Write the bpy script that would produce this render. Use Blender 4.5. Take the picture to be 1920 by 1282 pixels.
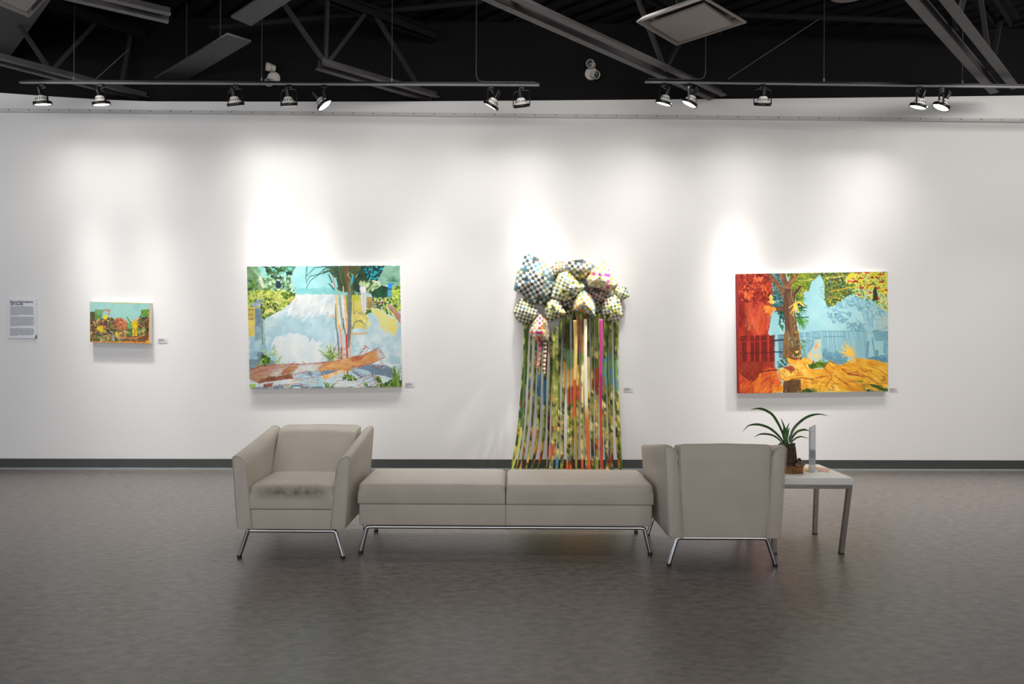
import bpy, bmesh, math, random
import numpy as np
from mathutils import Vector, Matrix

for o in list(bpy.data.objects): bpy.data.objects.remove(o)
scene = bpy.context.scene
C = scene.collection
R = math.radians

# ------------------------------------------------------------------ camera, world, exposure
ROLL = 0.0051
F = 1280.0                                   # 24 mm lens on a 36 mm frame, in pixels of the 1920 frame
CAMZ = 1.3
cam_d = bpy.data.cameras.new('camera'); cam_d.lens = 24; cam_d.sensor_width = 36
cam = bpy.data.objects.new('camera', cam_d); C.objects.link(cam)
cam.matrix_world = Matrix.Translation((0, 0, CAMZ)) @ Matrix.Rotation(math.pi/2, 4, 'X') @ Matrix.Rotation(ROLL, 4, 'Z')
cam_d.clip_start = 0.05
scene.camera = cam
scene.view_settings.view_transform = 'Standard'
scene.view_settings.look = 'None'
scene.view_settings.gamma = 1
scene.view_settings.use_curve_mapping = False
scene.view_settings.exposure = 0.16
w = bpy.data.worlds.new('world'); scene.world = w; w.use_nodes = True
w.node_tree.nodes['Background'].inputs[0].default_value = (0.8, 0.85, 1.0, 1)
w.node_tree.nodes['Background'].inputs[1].default_value = 0.05

def srgb(c):
    c = np.asarray(c, dtype=float)/255.0
    return np.where(c <= 0.04045, c/12.92, ((c+0.055)/1.055)**2.4)

def area(name, loc, target, sx, sy, power, col=(1, 1, 1)):
    d = bpy.data.lights.new(name, 'AREA'); d.shape = 'RECTANGLE'; d.size = sx; d.size_y = sy
    d.energy = power; d.color = col
    o = bpy.data.objects.new(name, d); C.objects.link(o); o.location = loc
    o.rotation_euler = (Vector(target)-Vector(loc)).to_track_quat('-Z', 'Y').to_euler()
    return o
SPOT_W = 31.0      # one lamp head
area('front_fill', (0.0, -4.7, 1.6), (0.0, 5.0, 1.1), 12.0, 2.2, 275, (0.98, 0.98, 1.0))  # unseen fill added behind the camera for the furniture fronts
area('room_light', (0.0, -0.8, 4.2), (0.0, 2.2, 0), 6.0, 1.2, 5, (1, 0.965, 0.94))
area('room_light', (-6.9, 2.2, 2.2), (-1.0, 5.4, 1.4), 1.5, 2.2, 38, (0.66, 0.80, 1.0))
area('room_light', (4.6, 1.4, 4.2), (4.2, 3.6, 0), 1.6, 1.2, 12, (1, 0.965, 0.94))
area('room_light', (-4.6, 1.4, 4.2), (-4.2, 3.6, 0), 1.6, 1.2, 12, (1, 0.965, 0.94))
# unseen area fills, added to lift the wall, furniture tops and floor behind seats
for fx in (-4.7, 0.0, 5.4):
    area('wall_fill', (fx, 4.3, 4.1), (fx, 6.7, 0.9), 2.6, 0.4, 26 if fx < 1 else 52, (1, 0.97, 0.95))

# added unseen fills aimed down: brighten floor strip, lower wall and seat tops
for fx in (-3.9, 0.0, 3.9):
    o_ = area('floor_fill', (fx, 5.85, 4.45), (fx, 5.85, 0.0), 3.2, 0.3, 24 if fx < 1 else 32, (1, 0.97, 0.95)); o_.data.spread = R(62)

# ------------------------------------------------------------------ pixel -> place (frame 1920x1282)
def ray(px, py):
    dx, dy = px-960.0, py-641.0
    return (dx+ROLL*dy)/F, (dy-ROLL*dx)/F
def at_y(px, py, Y):
    a, b = ray(px, py); return Vector((a*Y, Y, CAMZ-b*Y))
def at_z(px, py, z):
    a, b = ray(px, py); Y = (CAMZ-z)/b; return Vector((a*Y, Y, z))
WY, WS = 6.963, 0.0191
def wallY(x): return WY+WS*x
def at_wall(px, py, off=0.0):
    a, b = ray(px, py); Y = (WY-off)/(1-WS*a); return Vector((a*Y, Y, CAMZ-b*Y))

# ------------------------------------------------------------------ materials
MATS = {}
def nodes_of(name):
    m = bpy.data.materials.new(name); m.use_nodes = True
    nt = m.node_tree; return m, nt, nt.nodes['Principled BSDF']
def mat(name, col, rough=0.5, metal=0.0, var=0.08, scale=12, bump=0.0, bscale=200, spec=0.5, coat=0.0):
    if name in MATS: return MATS[name]
    m, nt, b = nodes_of(name)
    c = srgb(col)
    tc = nt.nodes.new('ShaderNodeTexCoord')
    n = nt.nodes.new('ShaderNodeTexNoise'); n.inputs['Scale'].default_value = scale; n.inputs['Detail'].default_value = 5
    nt.links.new(tc.outputs['Object'], n.inputs['Vector'])
    r = nt.nodes.new('ShaderNodeValToRGB')
    r.color_ramp.elements[0].position = 0.3; r.color_ramp.elements[1].position = 0.7
    r.color_ramp.elements[0].color = (*[max(0, x*(1-var)) for x in c], 1)
    r.color_ramp.elements[1].color = (*[min(1, x*(1+var)) for x in c], 1)
    nt.links.new(n.outputs['Fac'], r.inputs['Fac']); nt.links.new(r.outputs['Color'], b.inputs['Base Color'])
    b.inputs['Roughness'].default_value = rough; b.inputs['Metallic'].default_value = metal
    b.inputs['Specular IOR Level'].default_value = spec
    b.inputs['Coat Weight'].default_value = coat
    if bump:
        n2 = nt.nodes.new('ShaderNodeTexNoise'); n2.inputs['Scale'].default_value = bscale; n2.inputs['Detail'].default_value = 3
        nt.links.new(tc.outputs['Object'], n2.inputs['Vector'])
        bp = nt.nodes.new('ShaderNodeBump'); bp.inputs['Strength'].default_value = bump; bp.inputs['Distance'].default_value = 0.01
        nt.links.new(n2.outputs['Fac'], bp.inputs['Height']); nt.links.new(bp.outputs['Normal'], b.inputs['Normal'])
    MATS[name] = m; return m
def mat_attr(name, rough=0.55, spec=0.3, bump=0.0):
    if name in MATS: return MATS[name]
    m, nt, b = nodes_of(name)
    a = nt.nodes.new('ShaderNodeAttribute'); a.attribute_name = 'Col'
    nt.links.new(a.outputs['Color'], b.inputs['Base Color'])
    b.inputs['Roughness'].default_value = rough; b.inputs['Specular IOR Level'].default_value = spec
    if bump:
        tc = nt.nodes.new('ShaderNodeTexCoord'); n2 = nt.nodes.new('ShaderNodeTexNoise'); n2.inputs['Scale'].default_value = 90
        nt.links.new(tc.outputs['Object'], n2.inputs['Vector'])
        bp = nt.nodes.new('ShaderNodeBump'); bp.inputs['Strength'].default_value = bump; bp.inputs['Distance'].default_value = 0.004
        nt.links.new(n2.outputs['Fac'], bp.inputs['Height']); nt.links.new(bp.outputs['Normal'], b.inputs['Normal'])
    MATS[name] = m; return m
def mat_emit(name, col, s):
    m, nt, b = nodes_of(name)
    b.inputs['Base Color'].default_value = (*srgb(col), 1)
    b.inputs['Emission Color'].default_value = (*srgb(col), 1); b.inputs['Emission Strength'].default_value = s
    MATS[name] = m; return m

M_wall = mat('white_wall_paint', (228, 226, 223), 0.85, var=0.012, scale=1.5, bump=0.04, bscale=160, spec=0.2)
M_side = mat('side_wall_paint', (150, 148, 146), 0.9, var=0.01, scale=2)
M_black = mat('black_ceiling_paint', (13, 13, 15), 0.8, var=0.15, scale=4, spec=0.2)
M_deck = mat('dark_deck_paint', (22, 21, 23), 0.75, var=0.2, scale=6, spec=0.2)
M_steel = mat('dark_truss_paint', (62, 59, 60), 0.5, var=0.2, scale=9)
M_web = mat('black_web_paint', (33, 31, 32), 0.6, var=0.2, scale=9)
M_duct = mat('charcoal_duct_paint', (66, 65, 68), 0.65, var=0.1, scale=5)
M_base = mat('dark_rubber_base', (66, 68, 66), 0.45, var=0.08, scale=8)
M_rail = mat('white_rail_paint', (205, 203, 199), 0.6, var=0.03)
M_hole = mat('dark_screw_hole', (70, 68, 66), 0.8)
M_bead = mat('grey_sealant', (150, 156, 158), 0.4)
M_blackmetal = mat('black_lamp_metal', (22, 22, 24), 0.28, metal=0.3, var=0.2)
M_track = mat('grey_track_metal', (120, 120, 122), 0.45, metal=0.3)
M_bulb = mat('white_bulb_plastic', (205, 202, 195), 0.5)
M_vent = mat('dark_bulb_vent', (50, 50, 50), 0.7)
M_face = mat_emit('lit_lamp_face', (255, 250, 240), 14)
M_faceoff = mat('frosted_lens', (230, 228, 222), 0.4)
M_ivory = mat('ivory_plastic', (196, 190, 180), 0.5)
M_lens = mat('dark_lens', (70, 72, 78), 0.15)
M_chrome = mat('polished_chrome', (190, 190, 192), 0.12, metal=1.0, var=0.02)
M_brushed = mat('brushed_table_steel', (128, 122, 116), 0.38, metal=1.0, var=0.1, scale=30)
M_foot = mat('black_rubber_foot', (25, 24, 24), 0.6)
M_diff = mat('grey_diffuser_paint', (132, 126, 122), 0.6, var=0.04)
M_top = mat('white_laminate', (228, 226, 220), 0.35, var=0.02)
M_paper = mat('white_paper', (222, 224, 228), 0.7, var=0.01)
M_ink = mat('grey_ink', (152, 154, 158), 0.8)
M_inkd = mat('dark_ink', (52, 52, 56), 0.8)
M_card = mat('label_card', (214, 211, 206), 0.7, var=0.01)
M_cedge = mat('white_canvas_edge', (226, 224, 220), 0.8, var=0.02)
M_redge = mat('red_canvas_edge', (140, 34, 26), 0.7, var=0.2)
M_art = mat_attr('oil_painting_surface', 0.5, 0.25, 0.25)
M_weave = mat_attr('woven_printed_paper', 0.6, 0.25)
M_darkfab = mat('taupe_lining', (128, 116, 88), 0.8, var=0.3, scale=30)  # taupe backing that shows as a rim round each pouch
M_leaf = mat('green_strap_leaf', (52, 92, 34), 0.4, var=0.4, scale=22)
M_leafd = mat('grey_green_leaf', (84, 104, 84), 0.5, var=0.3, scale=25)
M_leaflet = mat('orange_yellow_print', (232, 176, 96), 0.5, var=0.25, scale=30)
M_leaflet2 = mat('pink_print', (226, 176, 160), 0.5, var=0.2, scale=30)
M_piping = mat('taupe_seam', (110, 100, 88), 0.6)

def leather(name, stain=False, marks=False):
    m = mat(name, (184, 175, 163), 0.42, var=0.06, scale=5, bump=0.12, bscale=420, spec=0.4)
    nt = m.node_tree; b = nt.nodes['Principled BSDF']
    src = b.inputs['Base Color'].links[0].from_socket
    if stain:
        tc = nt.nodes.new('ShaderNodeTexCoord'); sp = nt.nodes.new('ShaderNodeSeparateXYZ')
        nt.links.new(tc.outputs['Object'], sp.inputs[0])
        n = nt.nodes.new('ShaderNodeTexNoise'); n.inputs['Scale'].default_value = 30; n.inputs['Detail'].default_value = 9; n.inputs['Roughness'].default_value = 0.8
        nt.links.new(tc.outputs['Object'], n.inputs['Vector'])
        def math_(op, a, bb):
            q = nt.nodes.new('ShaderNodeMath'); q.operation = op
            for i, v in enumerate((a, bb)):
                if isinstance(v, (int, float)): q.inputs[i].default_value = v
                else: nt.links.new(v, q.inputs[i])
            return q.outputs[0]
        # worn band along the front lip of the seat
        zz = math_('ABSOLUTE', math_('SUBTRACT', sp.outputs['Z'], 0.396), 0)
        zz = math_('SUBTRACT', 1.0, math_('MULTIPLY', zz, 19.0))
        xx = math_('SUBTRACT', 1.0, math_('POWER', math_('ABSOLUTE', math_('MULTIPLY', sp.outputs['X'], 4.3), 0), 4.0))
        yy = math_('SUBTRACT', 1.0, math_('MULTIPLY', math_('ADD', sp.outputs['Y'], 0.32), 7.0))
        k = math_('MULTIPLY', math_('MAXIMUM', zz, 0.0), math_('MAXIMUM', xx, 0.0))
        k = math_('MULTIPLY', k, math_('MAXIMUM', yy, 0.0))
        k2 = math_('MULTIPLY', k, math_('MULTIPLY', math_('POWER', n.outputs['Fac'], 2.0), 3.2))
        cl = nt.nodes.new('ShaderNodeClamp'); nt.links.new(k2, cl.inputs[0])
        mx = nt.nodes.new('ShaderNodeMixRGB'); nt.links.new(cl.outputs[0], mx.inputs[0]); nt.links.new(src, mx.inputs[1])
        mx.inputs[2].default_value = (*srgb((104, 90, 68)), 1)
        nt.links.new(mx.outputs[0], b.inputs['Base Color'])
    return m
M_leather = leather('beige_leather')
M_leather_stain = leather('stained_beige_leather', stain=True)

# floor: grey marbled sheet vinyl
mf, nt, b = nodes_of('grey_marbled_vinyl'); M_floor = mf
tc = nt.nodes.new('ShaderNodeTexCoord'); mp = nt.nodes.new('ShaderNodeMapping')
mp.inputs['Scale'].default_value = (1.0, 1.9, 1); mp.inputs['Rotation'].default_value = (0, 0, R(-24))
nt.links.new(tc.outputs['Object'], mp.inputs['Vector'])
n1 = nt.nodes.new('ShaderNodeTexNoise'); n1.inputs['Scale'].default_value = 15; n1.inputs['Detail'].default_value = 9; n1.inputs['Roughness'].default_value = 0.72
n2 = nt.nodes.new('ShaderNodeTexNoise'); n2.inputs['Scale'].default_value = 0.7; n2.inputs['Detail'].default_value = 2
nt.links.new(mp.outputs[0], n1.inputs['Vector']); nt.links.new(tc.outputs['Object'], n2.inputs['Vector'])
r = nt.nodes.new('ShaderNodeValToRGB'); r.color_ramp.elements[0].position = 0.28; r.color_ramp.elements[1].position = 0.74
r.color_ramp.elements[0].color = (*srgb((46, 42, 40)), 1); r.color_ramp.elements[1].color = (*srgb((142, 132, 125)), 1)
mx = nt.nodes.new('ShaderNodeMixRGB'); mx.blend_type = 'MULTIPLY'; mx.inputs[0].default_value = 0.25
nt.links.new(n1.outputs['Fac'], r.inputs['Fac']); nt.links.new(r.outputs['Color'], mx.inputs[1]); nt.links.new(n2.outputs['Fac'], mx.inputs[2])
nt.links.new(mx.outputs[0], b.inputs['Base Color'])
rr = nt.nodes.new('ShaderNodeMapRange'); rr.inputs[3].default_value = 0.29; rr.inputs[4].default_value = 0.37
b.inputs['IOR'].default_value = 1.72
nt.links.new(n1.outputs['Fac'], rr.inputs[0]); nt.links.new(rr.outputs[0], b.inputs['Roughness'])
bp = nt.nodes.new('ShaderNodeBump'); bp.inputs['Strength'].default_value = 0.035; bp.inputs['Distance'].default_value = 0.004
nt.links.new(n1.outputs['Fac'], bp.inputs['Height']); nt.links.new(bp.outputs['Normal'], b.inputs['Normal'])

# bark materials
def bark(name, c0, c1, scale):
    m, nt, b = nodes_of(name)
    tc = nt.nodes.new('ShaderNodeTexCoord'); n = nt.nodes.new('ShaderNodeTexNoise'); n.inputs['Scale'].default_value = scale
    n.inputs['Detail'].default_value = 8; n.inputs['Roughness'].default_value = 0.75
    nt.links.new(tc.outputs['Object'], n.inputs['Vector'])
    r = nt.nodes.new('ShaderNodeValToRGB'); r.color_ramp.elements[0].position = 0.38; r.color_ramp.elements[1].position = 0.66
    r.color_ramp.elements[0].color = (*srgb(c0), 1); r.color_ramp.elements[1].color = (*srgb(c1), 1)
    nt.links.new(n.outputs['Fac'], r.inputs['Fac']); nt.links.new(r.outputs['Color'], b.inputs['Base Color'])
    bp = nt.nodes.new('ShaderNodeBump'); bp.inputs['Strength'].default_value = 0.9; bp.inputs['Distance'].default_value = 0.01
    nt.links.new(n.outputs['Fac'], bp.inputs['Height']); nt.links.new(bp.outputs['Normal'], b.inputs['Normal'])
    b.inputs['Roughness'].default_value = 0.85
    return m
M_bark = bark('dark_bark', (34, 24, 20), (112, 82, 64), 55)
M_stump = bark('cut_wood_slice', (48, 28, 14), (188, 132, 76), 40)
M_moss = bark('pale_bark_chip', (70, 52, 36), (168, 140, 100), 60)
# clear acrylic
m, nt, b = nodes_of('clear_acrylic'); M_acryl = m
b.inputs['Base Color'].default_value = (0.93, 0.95, 0.98, 1); b.inputs['Roughness'].default_value = 0.08
b.inputs['Transmission Weight'].default_value = 0.8; b.inputs['IOR'].default_value = 1.3

# ------------------------------------------------------------------ mesh helpers
def obj(name, bm, m, parent=None, smooth=False, recalc=True, sharp=35):
    me = bpy.data.meshes.new(name)
    if recalc: bmesh.ops.recalc_face_normals(bm, faces=bm.faces)
    if smooth:
        for f in bm.faces: f.smooth = True
    bm.to_mesh(me); bm.free()
    if smooth: me.set_sharp_from_angle(angle=R(sharp))
    for mm in (m if isinstance(m, (list, tuple)) else [m]): me.materials.append(mm)
    o = bpy.data.objects.new(name, me); C.objects.link(o)
    if parent: o.parent = parent
    return o
def thing(name, label, cat, loc=(0, 0, 0), rotz=0, group=None):
    o = bpy.data.objects.new(name, None); C.objects.link(o)
    o.location = loc; o.rotation_euler = (0, 0, rotz); o.empty_display_size = 0.1
    o['label'] = label; o['category'] = cat
    if group: o['group'] = group
    return o
def struct(name, bm, m, **k):
    o = obj(name, bm, m, **k); o['kind'] = 'structure'; return o
def tag(o, label, cat, group=None):
    o['label'] = label; o['category'] = cat
    if group: o['group'] = group
    return o
def copy_tree(o, parent=None):
    c = o.copy(); C.objects.link(c); c.parent = parent
    for ch in list(o.children): copy_tree(ch, c)
    return c
def box(bm, x0, x1, y0, y1, z0, z1, mi=0):
    v = [bm.verts.new(p) for p in ((x0, y0, z0), (x1, y0, z0), (x1, y1, z0), (x0, y1, z0), (x0, y0, z1), (x1, y0, z1), (x1, y1, z1), (x0, y1, z1))]
    fs = []
    for q in ((0, 3, 2, 1), (4, 5, 6, 7), (0, 1, 5, 4), (1, 2, 6, 5), (2, 3, 7, 6), (3, 0, 4, 7)):
        f = bm.faces.new([v[i] for i in q]); f.material_index = mi; fs.append(f)
    return v
def obox(bm, p0, p1, wdt, hgt, up=(0, 0, 1), mi=0):
    """box bar from p0 to p1; wdt across, hgt along up"""
    p0, p1 = Vector(p0), Vector(p1); d = (p1-p0).normalized(); up = Vector(up)
    s = d.cross(up)
    if s.length < 1e-5: s = Vector((1, 0, 0))
    s.normalize(); u = s.cross(d).normalized()
    v = []
    for p in (p0, p1):
        for a, c in ((-1, -1), (1, -1), (1, 1), (-1, 1)):
            v.append(bm.verts.new(p+s*a*wdt/2+u*c*hgt/2))
    for q in ((0, 1, 2, 3), (7, 6, 5, 4), (0, 4, 5, 1), (1, 5, 6, 2), (2, 6, 7, 3), (3, 7, 4, 0)):
        bm.faces.new([v[i] for i in q]).material_index = mi
def tube(bm, pts, r, n=12, caps=True, mi=0, closed=False):
    pts = [Vector(p) for p in pts]; rs = r if isinstance(r, (list, tuple)) else [r]*len(pts)
    rings = []; prev = None; N = len(pts)
    for i, p in enumerate(pts):
        if closed: t = (pts[(i+1) % N]-pts[i-1]).normalized()
        else: t = (pts[min(i+1, N-1)]-pts[max(i-1, 0)]).normalized()
        if prev is None:
            a = Vector((0, 0, 1)) if abs(t.z) < 0.9 else Vector((1, 0, 0))
            s = t.cross(a).normalized()
        else: s = (prev-t*prev.dot(t)).normalized()
        prev = s; u = t.cross(s)
        rings.append([bm.verts.new(p+(s*math.cos(2*math.pi*k/n)+u*math.sin(2*math.pi*k/n))*rs[i]) for k in range(n)])
    for i in range(N if closed else N-1):
        A, B = rings[i], rings[(i+1) % N]
        for k in range(n): bm.faces.new((A[k], A[(k+1) % n], B[(k+1) % n], B[k])).material_index = mi
    if caps and not closed:
        bm.faces.new(rings[0][::-1]).material_index = mi; bm.faces.new(rings[-1]).material_index = mi
def lathe(bm, prof, n=28, M=None, mi=0, cap=True):
    """prof: list of (r, z); M: matrix"""
    M = M or Matrix.Identity(4); rings = []
    for r_, z in prof:
        rings.append([bm.verts.new(M @ Vector((r_*math.cos(2*math.pi*k/n), r_*math.sin(2*math.pi*k/n), z))) for k in range(n)])
    for A, B in zip(rings, rings[1:]):
        for k in range(n): bm.faces.new((A[k], A[(k+1) % n], B[(k+1) % n], B[k])).material_index = mi
    if cap:
        bm.faces.new(rings[0][::-1]).material_index = mi; bm.faces.new(rings[-1]).material_index = mi
def coords(h, r, n):
    a = [-h, -h+r*0.12, -h+r*0.35, -h+r*0.65, -h+r]
    mid = [-h+r+(2*h-2*r)*i/n for i in range(1, n)]
    return a+mid+[-x for x in a[::-1]]
def cushion(bm, x0, x1, y0, y1, z0, z1, r, crown=0.0, n=6, rb=None, side=0.0):
    """rounded box with a soft crown on top; rb: radius at the bottom edges"""
    cx, cy, cz = (x0+x1)/2, (y0+y1)/2, (z0+z1)/2
    hx, hy, hz = (x1-x0)/2, (y1-y0)/2, (z1-z0)/2
    X, Y, Z = coords(hx, r, n), coords(hy, r, n), coords(hz, min(r, hz*0.98), 2)
    cache = {}
    def v(i, j, k):
        key = (i, j, k)
        if key in cache: return cache[key]
        p = Vector((X[i], Y[j], Z[k])); rr_ = r if p.z > 0 or rb is None else rb
        rr_ = min(rr_, hz*0.98)
        q = Vector((max(-hx+rr_, min(hx-rr_, p.x)), max(-hy+rr_, min(hy-rr_, p.y)), max(-hz+rr_, min(hz-rr_, p.z))))
        d = p-q
        if d.length > 1e-7: p = q+d.normalized()*rr_
        ax, ay, az = 1-(p.x/hx)**2, 1-(p.y/hy)**2, 1-(p.z/hz)**2
        if p.z > 0: p.z += crown*max(0, ax)**0.5*max(0, ay)**0.5
        if side:
            p.y += side*(1 if p.y > 0 else -1)*max(0, az)*max(0, ax)**0.5*(abs(p.y)/hy)
        cache[key] = bm.verts.new((p.x+cx, p.y+cy, p.z+cz)); return cache[key]
    nx, ny, nz = len(X)-1, len(Y)-1, len(Z)-1
    for i in range(nx):
        for j in range(ny):
            bm.faces.new((v(i, j, 0), v(i, j+1, 0), v(i+1, j+1, 0), v(i+1, j, 0)))
            bm.faces.new((v(i, j, nz), v(i+1, j, nz), v(i+1, j+1, nz), v(i, j+1, nz)))
    for i in range(nx):
        for k in range(nz):
            bm.faces.new((v(i, 0, k), v(i+1, 0, k), v(i+1, 0, k+1), v(i, 0, k+1)))
            bm.faces.new((v(i, ny, k), v(i, ny, k+1), v(i+1, ny, k+1), v(i+1, ny, k)))
    for j in range(ny):
        for k in range(nz):
            bm.faces.new((v(0, j, k), v(0, j, k+1), v(0, j+1, k+1), v(0, j+1, k)))
            bm.faces.new((v(nx, j, k), v(nx, j+1, k), v(nx, j+1, k+1), v(nx, j, k+1)))

# ------------------------------------------------------------------ the room
XL, XR, YB, ZC = -7.4, 7.4, -5.0, 4.62
bm = bmesh.new(); box(bm, XL-.1, XR+.1, YB-.1, 7.4, -0.1, 0); struct('floor', bm, M_floor)
# white part of the back wall, its top edge as painted
top = [(-420, 150), (0, 174), (100, 181), (190, 186.5), (280, 190), (480, 190.5), (700, 190.5), (1000, 188.5), (1230, 186.5), (1460, 184.5), (1700, 182), (1920, 179), (2400, 173)]
tp = [at_wall(*p) for p in top]
tp = [Vector((XL, wallY(XL), tp[0].z+0.04))]+tp+[Vector((XR, wallY(XR), tp[-1].z+.03))]
bm = bmesh.new(); prev = None
for p in tp:
    cur = [bm.verts.new((p.x, wallY(p.x), 0)), bm.verts.new((p.x, wallY(p.x), p.z)), bm.verts.new((p.x, wallY(p.x)+.12, p.z)), bm.verts.new((p.x, wallY(p.x)+.12, 0))]
    if prev:
        for k in range(4): bm.faces.new((prev[k], cur[k], cur[(k+1) % 4], prev[(k+1) % 4]))
    else: bm.faces.new(cur[::-1])
    prev = cur
bm.faces.new(prev); struct('wall_back', bm, M_wall)
bm = bmesh.new()
vs = []
for x in (XL, XR):
    vs += [bm.verts.new((x, wallY(x)+.125, 3.4)), bm.verts.new((x, wallY(x)+.125, ZC)), bm.verts.new((x, wallY(x)+.2, ZC)), bm.verts.new((x, wallY(x)+.2, 3.4))]
for k in range(4): bm.faces.new((vs[k], vs[4+k], vs[4+(k+1) % 4], vs[(k+1) % 4]))
bm.faces.new(vs[:4][::-1]); bm.faces.new(vs[4:])
struct('wall_back_upper', bm, M_black)
bm = bmesh.new(); box(bm, XL-.1, XL, YB, 7.3, 0, ZC); struct('wall_left', bm, M_side)
bm = bmesh.new(); box(bm, XR, XR+.1, YB, 7.3, 0, ZC); struct('wall_right', bm, M_side)
bm = bmesh.new(); box(bm, XL, XR, YB-.1, YB, 0, ZC); struct('wall_front', bm, M_side)
# ribbed steel deck, ribs run along vdir
U = Vector((0.71, 0.704, 0)).normalized(); V = Vector((-0.73, 0.683, 0)).normalized()
bm = bmesh.new(); box(bm, XL-.1, XR+.1, YB-.1, 7.5, ZC+.06, ZC+.1)
k = -11.0
while k < 11:
    c = Vector((0, 2.5, ZC+.03))+U*k
    obox(bm, c-V*7.0, c+V*7.0, 0.09, 0.06)
    k += 0.2
struct('ceiling', bm, M_deck)
# base strip and the pale sealant bead under it
def wallstrip(name, m, z0, z1, t, xa=XL, xb=XR):
    bm = bmesh.new(); vs = []
    for x in (xa, xb):
        y = wallY(x)
        vs += [bm.verts.new((x, y-t, z0)), bm.verts.new((x, y-t, z1)), bm.verts.new((x, y, z1)), bm.verts.new((x, y, z0))]
    for k in range(4): bm.faces.new((vs[k], vs[4+k], vs[4+(k+1) % 4], vs[(k+1) % 4]))
    bm.faces.new(vs[:4][::-1]); bm.faces.new(vs[4:]); return struct(name, bm, m)
wallstrip('baseboard_back', M_base, 0.0, 0.103, 0.012)
wallstrip('trim_2', M_bead, 0.0, 0.014, 0.026)
# picture rail: channel with small screw heads and a bead below
bm = bmesh.new()
def railrow(y0, y1, dy, h, t):
    vs = []
    for px, y in ((-330, y0-(y1-y0)*.17), (2260, y1+(y1-y0)*.17)):
        p = at_wall(px, y+dy); q = at_wall(px, y+dy+h)
        vs += [bm.verts.new((p.x, wallY(p.x)-t, p.z)), bm.verts.new((p.x, wallY(p.x), p.z)), bm.verts.new((p.x, wallY(p.x), q.z)), bm.verts.new((p.x, wallY(p.x)-t, q.z))]
    for k in range(4): bm.faces.new((vs[k], vs[4+k], vs[4+(k+1) % 4], vs[(k+1) % 4]))
    bm.faces.new(vs[:4][::-1]); bm.faces.new(vs[4:])
railrow(203.5, 223, 0, 4.2, 0.014); railrow(203.5, 223, 4.2, 3.0, 0.026)
for i in range(60):
    px = -60+38*i; y = 203.5+19.5*px/1920+2.0; p = at_wall(px, y, 0.0155)
    box(bm, p.x-.005, p.x+.005, p.y-.002, p.y+.004, p.z-.005, p.z+.005, mi=1)
struct('trim_1', bm, [M_rail, M_hole])

# ------------------------------------------------------------------ seating
def arm_bm(s):
    """s=-1 left, +1 right (x). Lofted along y, outer-top nearly square, inner-top a wide quarter round"""
    bm = bmesh.new(); rings = []
    ys = [-.32, -.317, -.31, -.2, -.05, .1, .22, .33, .352, .359, .362]
    ins = [.006, .002, 0, 0, 0, 0, 0, 0, .001, .004, .009]
    for y, e in zip(ys, ins):
        t = (y+.32)/.68; zt = .612+.105*t**1.05; zb = .172
        if y > .33: zt -= (y-.33)*.25
        xo_t, xo_b = .354, .322; th = .086
        def xo(z): return xo_b+(xo_t-xo_b)*(z-zb)/(zt-zb)
        P = [(xo(zb)-e-.004, zb+e), (xo(zb)-e, zb+e+.006)]
        for k in range(1, 6): z = zb+(zt-zb)*k/6; P.append((xo(z)-e, z))
        P += [(xo(zt)-e, zt-.02), (xo(zt)-.004-e, zt-.006-e), (xo(zt)-.012, zt-.001-e)]
        rx, rz = .072, .085
        for a in range(0, 91, 15):
            P.append((xo(zt)-.014-rx*math.sin(R(a))+ (0 if a < 90 else e), zt-e-rz*(1-math.cos(R(a)))))
        for k in range(1, 5): z = (zt-rz)+(zb-(zt-rz))*k/4; P.append((xo(z)-th+e, max(z, zb+e)))
        rings.append([bm.verts.new((s*x, y, z)) for x, z in P])
    for A, B in zip(rings, rings[1:]):
        n = len(A)
        for k in range(n): bm.faces.new((A[k], A[(k+1) % n], B[(k+1) % n], B[k]))
    bm.faces.new(rings[0]); bm.faces.new(rings[-1][::-1])
    return bm
def arm_pipe(s, y):
    t = (y+.32)/.68; zt = .612+.105*t**1.05; zb = .178
    if y > .33: zt -= (y-.33)*.25
    xo_t, xo_b = .354, .322
    def xo(z): return xo_b+(xo_t-xo_b)*(z-zb)/(zt-zb)
    P = [(xo(zb), zb), (xo(zt)-.001, zt-.012), (xo(zt)-.012, zt-.002)]
    for a in range(0, 91, 15): P.append((xo(zt)-.014-.072*math.sin(R(a)), zt-.085*(1-math.cos(R(a)))))
    P.append((xo(zb)-.086, zb))
    bm = bmesh.new(); tube(bm, [(s*x, y, z) for x, z in P], .0022, 6); return bm
def leg(parent, top, tip, r=.0125):
    bm = bmesh.new(); tube(bm, [top, tip[:2]+(.012,)], r, 14); l = obj('leg', bm, M_chrome, parent, smooth=True)
    bm = bmesh.new(); lathe(bm, [(r*1.08, 0), (r*1.12, .004), (r*1.12, .012), (r*1.02, .016)], 16, Matrix.Translation((tip[0], tip[1], 0)))
    obj('rubber_foot', bm, M_foot, l, smooth=True)
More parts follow.
